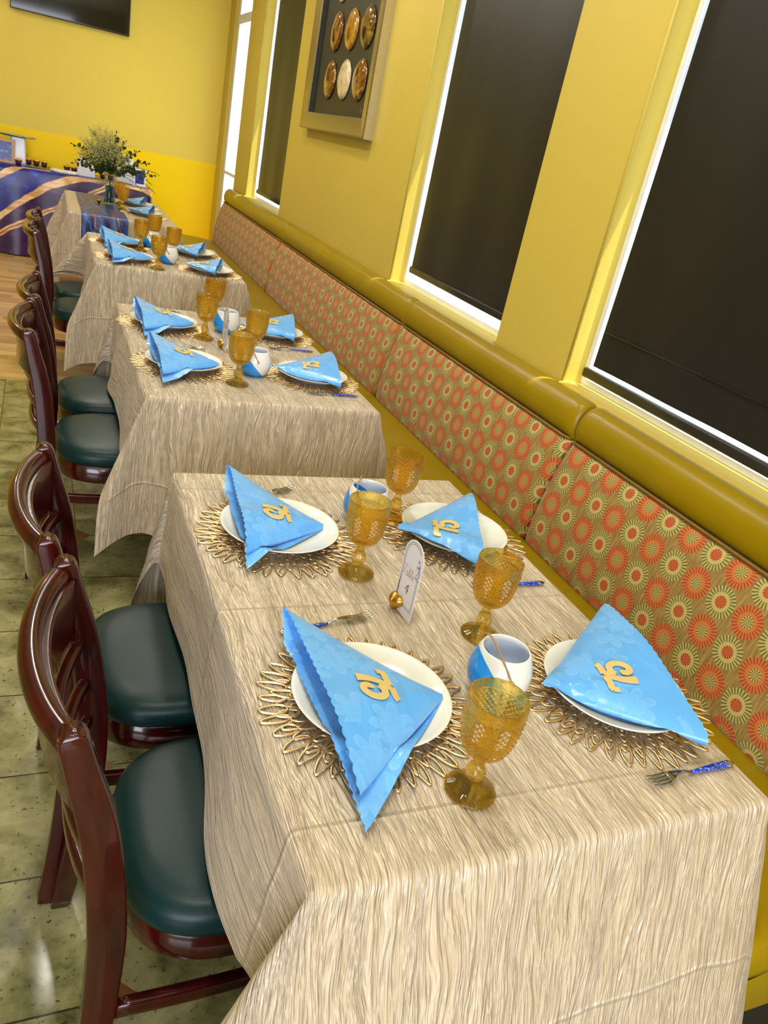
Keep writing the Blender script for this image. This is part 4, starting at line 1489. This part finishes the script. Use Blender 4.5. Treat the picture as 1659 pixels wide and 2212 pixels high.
def make_bouquet():
    r = empty('bouquet', (0.500, 7.050, ZT + 0.03), 0, 'bouquet of cream baby breath and dark eucalyptus in the far vase', 'flowers')
    rnd = random.Random(11)
    stems, leaves, fill, blos, ros = bmesh.new(), bmesh.new(), bmesh.new(), bmesh.new(), bmesh.new()
    neck = Vector((0, 0, 0.20))

    def leaf(bm, p, d, size):
        d = d.normalized()
        s = d.cross(Vector((rnd.uniform(-1, 1), rnd.uniform(-1, 1), rnd.uniform(-0.4, 1)))).normalized()
        nn = d.cross(s)
        c = [p, p + d * size * 0.35 + s * size * 0.40 + nn * size * 0.08, p + d * size * 0.75 + s * size * 0.34 + nn * size * 0.05, p + d * size, p + d * size * 0.75 - s * size * 0.34 + nn * size * 0.05, p + d * size * 0.35 - s * size * 0.40 + nn * size * 0.08]
        v = [bm.verts.new(x) for x in c]
        m_ = bm.verts.new(p + d * size * 0.5 - nn * size * 0.05)
        for i in range(6):
            bm.faces.new((v[i], v[(i + 1) % 6], m_))

    def branch(end, n, sz, curl=0.05, bare=0.35):
        a = neck.copy()
        mid = (a + end) / 2 + Vector((0, 0, curl))
        pts = [a.lerp(mid, t).lerp(mid.lerp(end, t), t) for t in [i / 10 for i in range(11)]]
        tube([Vector((0.012 * rnd.uniform(-1, 1), 0.012 * rnd.uniform(-1, 1), -0.015))] + pts, 0.0022, 5, stems)
        for i in range(n):
            t = bare + (1 - bare) * i / n
            k = min(9, int(t * 10))
            p = pts[k].lerp(pts[k + 1], t * 10 - k)
            dd = (pts[k + 1] - pts[k]).normalized()
            side = dd.cross(Vector((rnd.uniform(-1, 1), rnd.uniform(-1, 1), rnd.uniform(-1, 1)))).normalized()
            leaf(leaves, p, side + dd * 0.45, sz * rnd.uniform(0.7, 1.15) * (1.1 - 0.45 * t))
        leaf(leaves, pts[-1], dd, sz * 0.6)
    # eucalyptus: right and low left
    for e, n, sz in (((0.20, 0.02, 0.40), 12, 0.046), ((0.27, -0.03, 0.33), 13, 0.050), ((0.33, 0.02, 0.25), 13, 0.048), ((0.24, -0.06, 0.24), 12, 0.052), ((0.17, -0.05, 0.26), 10, 0.055),
                     ((0.13, 0.05, 0.32), 9, 0.055), ((0.10, 0.00, 0.45), 9, 0.050), ((0.03, 0.02, 0.50), 8, 0.05), ((-0.12, -0.05, 0.30), 11, 0.055), ((-0.22, -0.02, 0.27), 13, 0.055),
                     ((-0.28, 0.0, 0.37), 12, 0.045), ((-0.27, -0.03, 0.24), 11, 0.048), ((-0.13, -0.06, 0.22), 10, 0.052), ((-0.03, -0.07, 0.25), 10, 0.055), ((0.08, -0.08, 0.22), 10, 0.055),
                     ((-0.08, -0.05, 0.22), 9, 0.05), ((0.02, -0.06, 0.32), 9, 0.05)):
        branch(Vector(e), n, sz)
    for e in ((0.35, -0.02, 0.12), (0.30, 0.0, 0.07), (0.32, -0.05, 0.18), (0.37, 0.01, 0.26)):      # bare twigs drooping right
        branch(Vector(e), 7, 0.016, 0.10, 0.5)
    # baby breath: a cloud of fine stems with tiny blossoms
    for i in range(330):
        th, ps, rr = rnd.uniform(0, 2 * PI), rnd.uniform(-0.15, 1), rnd.random() ** 0.45
        cs = math.sqrt(max(0, 1 - ps * ps))
        e = Vector((-0.055 + 0.185 * rr * cs * math.cos(th), 0.13 * rr * cs * math.sin(th) - 0.01, 0.315 + 0.205 * rr * ps + 0.03 * math.sin(3 * th)))
        p = neck.lerp(e, 0.55) + Vector((rnd.uniform(-.02, .02), rnd.uniform(-.02, .02), 0.012))
        tube([neck, p, e], 0.0009, 4, fill)
        for k in range(8):
            q = e + Vector((rnd.gauss(0, 0.020), rnd.gauss(0, 0.018), rnd.gauss(0, 0.018)))
            if k % 2:
                tube([e.lerp(p, 0.25), q], 0.0006, 3, fill)
            bmesh.ops.create_icosphere(blos, subdivisions=1, radius=rnd.uniform(0.0026, 0.0046), matrix=Matrix.Translation(q))
    for q in ((0.095, -0.03, 0.36),):
        bmesh.ops.create_icosphere(ros, subdivisions=2, radius=0.017, matrix=Matrix.Translation(q))
    for v in ros.verts:
        v.co += v.normal * 0.003 * math.sin(v.co.x * 400 + v.co.z * 300)
    obj('stems', stems, M['stem'], r)
    obj('eucalyptus_leaves', leaves, M['leaf'], r, smooth=False)
    obj('filler_stems', fill, M['blossomstem'], r)
    o = obj('baby_breath_blossoms', blos, M['blossom'], r)
    o['kind'] = 'stuff'
    obj('yellow_blooms', ros, M['rose'], r)
    return r


make_bouquet()
bm = bmesh.new()
rings = []
for k in range(9):
    t = PI * k / 8
    s_ = math.sin(t) ** 0.8 + 0.02
    rings.append([Vector((16 * math.sin(2 * PI * i / 28) ** 3 * 0.00125 * s_, -0.015 * math.cos(t), 0.017 + (13 * math.cos(2 * PI * i / 28) - 5 * math.cos(4 * PI * i / 28) - 2 * math.cos(6 * PI * i / 28) - math.cos(8 * PI * i / 28)) * 0.00120 * s_)) for i in range(28)])
loft(bm, rings)
bmesh.ops.recalc_face_normals(bm, faces=bm.faces)
zm = min(v.co.z for v in bm.verts)
for v in bm.verts:
    v.co.z -= zm
tag(obj('gold_heart', bm, M['gold'], loc=(0.418, 6.99, ZT + 0.004), rotz=-1.2), 'small gold heart on the blue runner beside the vase', 'ornament')

# ------------------------------------------------------------------ dessert table against the far wall
BX0, BX1, BY0, BY1, BZ = -1.55, 0.985, 8.50, 9.10, 0.795
r = empty('dessert_table', ((BX0 + BX1) / 2, (BY0 + BY1) / 2, 0), 0, 'long table under the blue and gold printed cloth', 'table')
hx, hy = (BX1 - BX0) / 2 - 0.02, (BY1 - BY0) / 2 - 0.02
obj('table_top', box(-hx, hx, -hy, hy, BZ - 0.045, BZ - 0.006), M['laminate'], r, smooth=False)
for sx in (-1, 1):
    for sy in (-1, 1):
        obj('leg', box(sx * (hx - 0.08) - 0.02, sx * (hx - 0.08) + 0.02, sy * (hy - 0.05) - 0.02, sy * (hy - 0.05) + 0.02, 0, BZ - 0.045), M['steel'], r, smooth=False)
bm = bmesh.new()
rows, uvs = [], []
nx = 70
prof = [(BY0 - 0.03, 0.012), (BY0 - 0.02, 0.30), (BY0 - 0.012, 0.60), (BY0 - 0.008, BZ - 0.03), (BY0 + 0.0, BZ - 0.006), (BY0 + 0.02, BZ), (BY0 + 0.3, BZ), (BY1 - 0.02, BZ)]
s_ = 0
for k, (y, z) in enumerate(prof):
    if k:
        s_ += math.hypot(y - prof[k - 1][0], z - prof[k - 1][1])
    row, uvr = [], []
    for i in range(nx + 1):
        x = BX0 + (BX1 - BX0) * i / nx
        fall = max(0.0, 1 - z / BZ)
        row.append(Vector((x, y - 0.022 * fall * math.sin(i * 0.55), z)))
        uvr.append((x, s_))
    # right-hand return of the cloth
    for i in range(1, 14):
        zz = min(z, BZ - 0.006)
        if k >= 4:
            row.append(Vector((BX1 + 0.012 + 0.02 * i / 13, y, BZ - 0.004 - (BZ - 0.03) * i / 13)))
        else:
            row.append(Vector((BX1 + 0.012 + 0.02 * fall, y + 0.002 * i, z - (z - 0.012) * i / 13 * 0.02)))
        uvr.append((BX1 + 0.02 * i, s_))
    rows.append(row)
    uvs.append(uvr)
uv_grid(bm, rows, uvs)
tag(obj('printed_tablecloth', bm, M['marble']), 'royal blue and purple tablecloth with gold veins on the dessert table', 'tablecloth')


def sign_frame(name, x, y, z, w_, h_, fr, mt, tilt, rz, label, border=0.018):
    r = empty(name, (x, y, z), rz, label, 'picture frame')
    bm = bmesh.new()
    d = 0.018

    def ti(p):
        return Vector((p[0], p[1] + p[2] * math.tan(tilt), p[2]))
    for a, b, c, e in ((-w_ / 2, w_ / 2, 0, border), (-w_ / 2, w_ / 2, h_ - border, h_), (-w_ / 2, -w_ / 2 + border, border, h_ - border), (w_ / 2 - border, w_ / 2, border, h_ - border)):
        add_box(bm, a, b, -d / 2, d / 2, c, e)
    for v in bm.verts:
        v.co = ti(v.co)
    obj('frame', bm, mt, r, smooth=False)
    bm = box(-w_ / 2 + border * 0.6, w_ / 2 - border * 0.6, -0.002, 0.004, border * 0.6, h_ - border * 0.6)
    for v in bm.verts:
        v.co = ti(v.co)
    obj('printed_sheet', bm, M['print'], r, smooth=False)
    return r


sign_frame('photo_frame', -0.385, 8.72, BZ + 0.002, 0.29, 0.205, 0.02, M['oak'], 0.12, 0.0, 'wooden frame with a blue printed sign at the left edge of the photo', 0.022)
sign_frame('photo_frame', 0.895, 8.70, BZ + 0.002, 0.125, 0.165, 0.02, M['white'], 0.12, 0.05, 'small white frame with a blue picture at the right end of the dessert table', 0.020)


def pedestal(x, y, w0, w1, d0, h, label):
    bm = bmesh.new()
    rings = []
    for t in range(9):
        f = t / 8
        ww = w0 + (w1 - w0) * f
        rings.append([Vector((x + a, y + b, BZ + 0.002 + h * f)) for a, b in rrect(ww / 2, d0 / 2 * (0.8 + 0.2 * (1 - f)), 0.012)])
    loft(bm, rings)
    bmesh.ops.recalc_face_normals(bm, faces=bm.faces)
    return tag(obj('display_pedestal', bm, M['acrylic'], smooth=False), label, 'pedestal', 'white display pedestals')


pedestal(-0.215, 8.95, 0.150, 0.125, 0.13, 0.225, 'white pedestal holding the blue agate tray')
pedestal(0.395, 8.80, 0.165, 0.155, 0.14, 0.160, 'white pedestal behind the left of the bouquet')
pedestal(0.770, 8.85, 0.170, 0.130, 0.14, 0.230, 'white pedestal behind the right of the vase')
bm = bmesh.new()
rings = []
for k, (sc_, z) in enumerate(((0.82, 0.0), (0.98, 0.006), (1.0, 0.013), (0.96, 0.018), (0.6, 0.019), (0.1, 0.019))):
    rings.append([Vector(((0.165 + 0.016 * math.sin(3 * a) + 0.008 * math.sin(7 * a + 1)) * sc_ * math.cos(a), (0.125 + 0.010 * math.sin(4 * a)) * sc_ * math.sin(a), z)) for a in [2 * PI * i / 48 for i in range(48)]])
loft(bm, rings)
bmesh.ops.recalc_face_normals(bm, faces=bm.faces)
tr_ = empty('serving_tray', (-0.235, 8.95, BZ + 0.229), 0, 'blue agate serving tray with gold rim on a white pedestal', 'tray')
obj('slab', bm, M['blueagate'], tr_)
obj('gold_rim', tube([Vector(((0.165 + 0.016 * math.sin(3 * a) + 0.008 * math.sin(7 * a + 1)) * math.cos(a), (0.125 + 0.010 * math.sin(4 * a)) * math.sin(a), 0.014)) for a in [2 * PI * i / 64 for i in range(65)]], 0.0035, 6), M['gold'], tr_)
bm = bmesh.new()
loft(bm, [[Vector(((0.125 + 0.006 * math.sin(3 * a + 1) + 0.004 * math.sin(8 * a)) * s_ * math.cos(a), 0.085 * s_ * math.sin(a), z)) for a in [2 * PI * i / 40 for i in range(40)]] for s_, z in ((0.92, 0), (1.0, 0.008), (1.0, 0.022), (0.95, 0.03), (0.4, 0.031), (0.05, 0.031))])
bmesh.ops.recalc_face_normals(bm, faces=bm.faces)
tag(obj('stone_platter', bm, M['whitestone'], loc=(0.190, 8.66, BZ + 0.002)), 'white swirled stone platter between the cupcakes and the pedestal', 'platter')
tag(obj('riser', box(-0.19, 0.06, 8.70, 8.86, BZ + 0.002, BZ + 0.012, 0.003), M['clear'], smooth=False), 'low clear riser under the row of four cupcakes', 'riser')
tag(obj('riser', box(0.50, 0.66, 8.60, 8.72, BZ + 0.002, BZ + 0.012, 0.003), M['clear'], smooth=False), 'low clear riser under the two cupcakes by the vase', 'riser')


def make_cupcake():
    r = empty('cupcake', (0, 0, 0), 0, '', 'cupcake', 'cupcakes in brown paper wrappers')
    pr = [(0.0, 0.0), (0.020, 0.0), (0.024, 0.022), (0.031, 0.046), (0.029, 0.045), (0.0, 0.036)]
    obj('wrapper', lathe(pr, 24, mod=lambda k, a: 1 + (0.10 * math.cos(4 * a) if 2 < k < 5 else 0.03 * math.cos(12 * a))), M['wrapper'], r)
    pr = [(0.0, 0.034), (0.024, 0.036), (0.026, 0.044), (0.022, 0.054), (0.012, 0.060), (0.0, 0.062)]
    obj('cake', lathe(pr, 20), M['cake'], r)
    return r


cp = make_cupcake()
for i, (x, y, z, lab) in enumerate((
        (-0.205, 8.68, 0.002, 'cupcake leftmost in the row, beside the wooden frame'), (-0.118, 8.78, 0.013, 'second cupcake in the row right of the wooden frame'),
        (-0.052, 8.78, 0.013, 'third cupcake in the row right of the wooden frame'), (0.018, 8.78, 0.013, 'fourth cupcake in the row, next to the stone platter'),
        (0.225, 8.90, 0.002, 'cupcake behind the stone platter'), (0.290, 8.90, 0.002, 'cupcake between the stone platter and the white pedestal'),
        (0.545, 8.66, 0.013, 'cupcake left of the vase, nearer the pedestal'), (0.618, 8.66, 0.013, 'cupcake just left of the vase rim'))):
    place(cp, i == 0, (x, y, BZ + z), i * 0.8, lab)

# ------------------------------------------------------------------ things on the walls
r = empty('wall_television', (0.24, FY, 2.40), 0, 'black flat television on the far yellow wall, cut by the top edge', 'television')
obj('casing', box(-0.523, 0.523, -0.055, -0.012, -0.303, 0.303, 0.006), M['black'], r, smooth=False)
obj('screen', box(-0.512, 0.512, -0.0575, -0.0545, -0.288, 0.292), M['screen'], r, smooth=False)
obj('wall_mount', box(-0.2, 0.2, -0.013, 0.0, -0.15, 0.15), M['black'], r, smooth=False)

PY0, PY1, PZ0, PZ1 = 4.57, 5.90, 1.625, 2.86
r = empty('framed_discs', (WX, (PY0 + PY1) / 2, (PZ0 + PZ1) / 2), 0, 'deep champagne shadow box frame with rows of polished agate discs on the window wall', 'picture')
cy, cz = (PY0 + PY1) / 2, (PZ0 + PZ1) / 2
HY, HZ, FD, FB = (PY1 - PY0) / 2, (PZ1 - PZ0) / 2, 0.062, 0.105
bm = bmesh.new()
# mitred frame: sloping face, flat sides
o_ = [(-HY, -HZ), (HY, -HZ), (HY, HZ), (-HY, HZ)]
lay = [(0.0, 0.0), (FD - 0.006, 0.0), (FD, 0.010), (FD - 0.012, FB - 0.006), (FD - 0.020, FB), (FD - 0.024, FB)]
rings = []
for d, ins in lay:
    rings.append([Vector((-d, math.copysign(HY - ins, y), math.copysign(HZ - ins, z))) for y, z in o_])
vs = [[bm.verts.new(p) for p in rg] for rg in rings]
for a_, b_ in zip(vs, vs[1:]):
    for i in range(4):
        bm.faces.new((a_[i], a_[(i + 1) % 4], b_[(i + 1) % 4], b_[i]))
bmesh.ops.recalc_face_normals(bm, faces=bm.faces)
obj('frame', bm, M['champagne'], r, smooth=False)
bm = bmesh.new()
iy, iz = HY - FB, HZ - FB
for a_, b_, c_, e_ in ((-iy - 0.003, iy + 0.003, -iz - 0.003, -iz), (-iy - 0.003, iy + 0.003, iz, iz + 0.003), (-iy - 0.003, -iy, -iz, iz), (iy, iy + 0.003, -iz, iz)):
    add_box(bm, -FD + 0.022, -0.002, a_, b_, c_, e_)
obj('liner', bm, M['matboard'], r, smooth=False)
obj('backing_board', box(-0.012, -0.002, -HY + FB * 0.8, HY - FB * 0.8, -HZ + FB * 0.8, HZ - FB * 0.8), M['matboard'], r, smooth=False)
bm = bmesh.new()


def fnm(a_, b_, th):
    return Vector((-0.0125 - th, -a_, b_))


stroke(bm, [(p.x, p.y) for p in spline([(0.40, -0.475, 0), (0.415, -0.455, 0), (0.42, -0.48, 0), (0.44, -0.468, 0), (0.455, -0.478, 0), (0.48, -0.47, 0)], 4)], 0.0022, 0.0005, fn=fnm)
obj('signature', bm, M['champagne'], r, smooth=False)
mats = [M['a4'], M['a4'], M['a2'], M['a1'], M['a2'], M['a3'], M['a1'], M['a4'], M['a1']]
k = 0
for rowz in (2.205 + 0.272, 2.205, 1.933):
    for yc in (5.482, 5.189, 4.903):
        pr = [(0.0, 0.0), (0.108, 0.0), (0.113, 0.004), (0.112, 0.010), (0.09, 0.020), (0.05, 0.026), (0.0, 0.028)]
        bm = lathe(pr, 48)
        for v in bm.verts:
            v.co = Vector((-0.0125 - v.co.z, v.co.x + yc - cy, v.co.y + rowz - cz))
        obj('agate_disc', bm, mats[k], r)
        k += 1
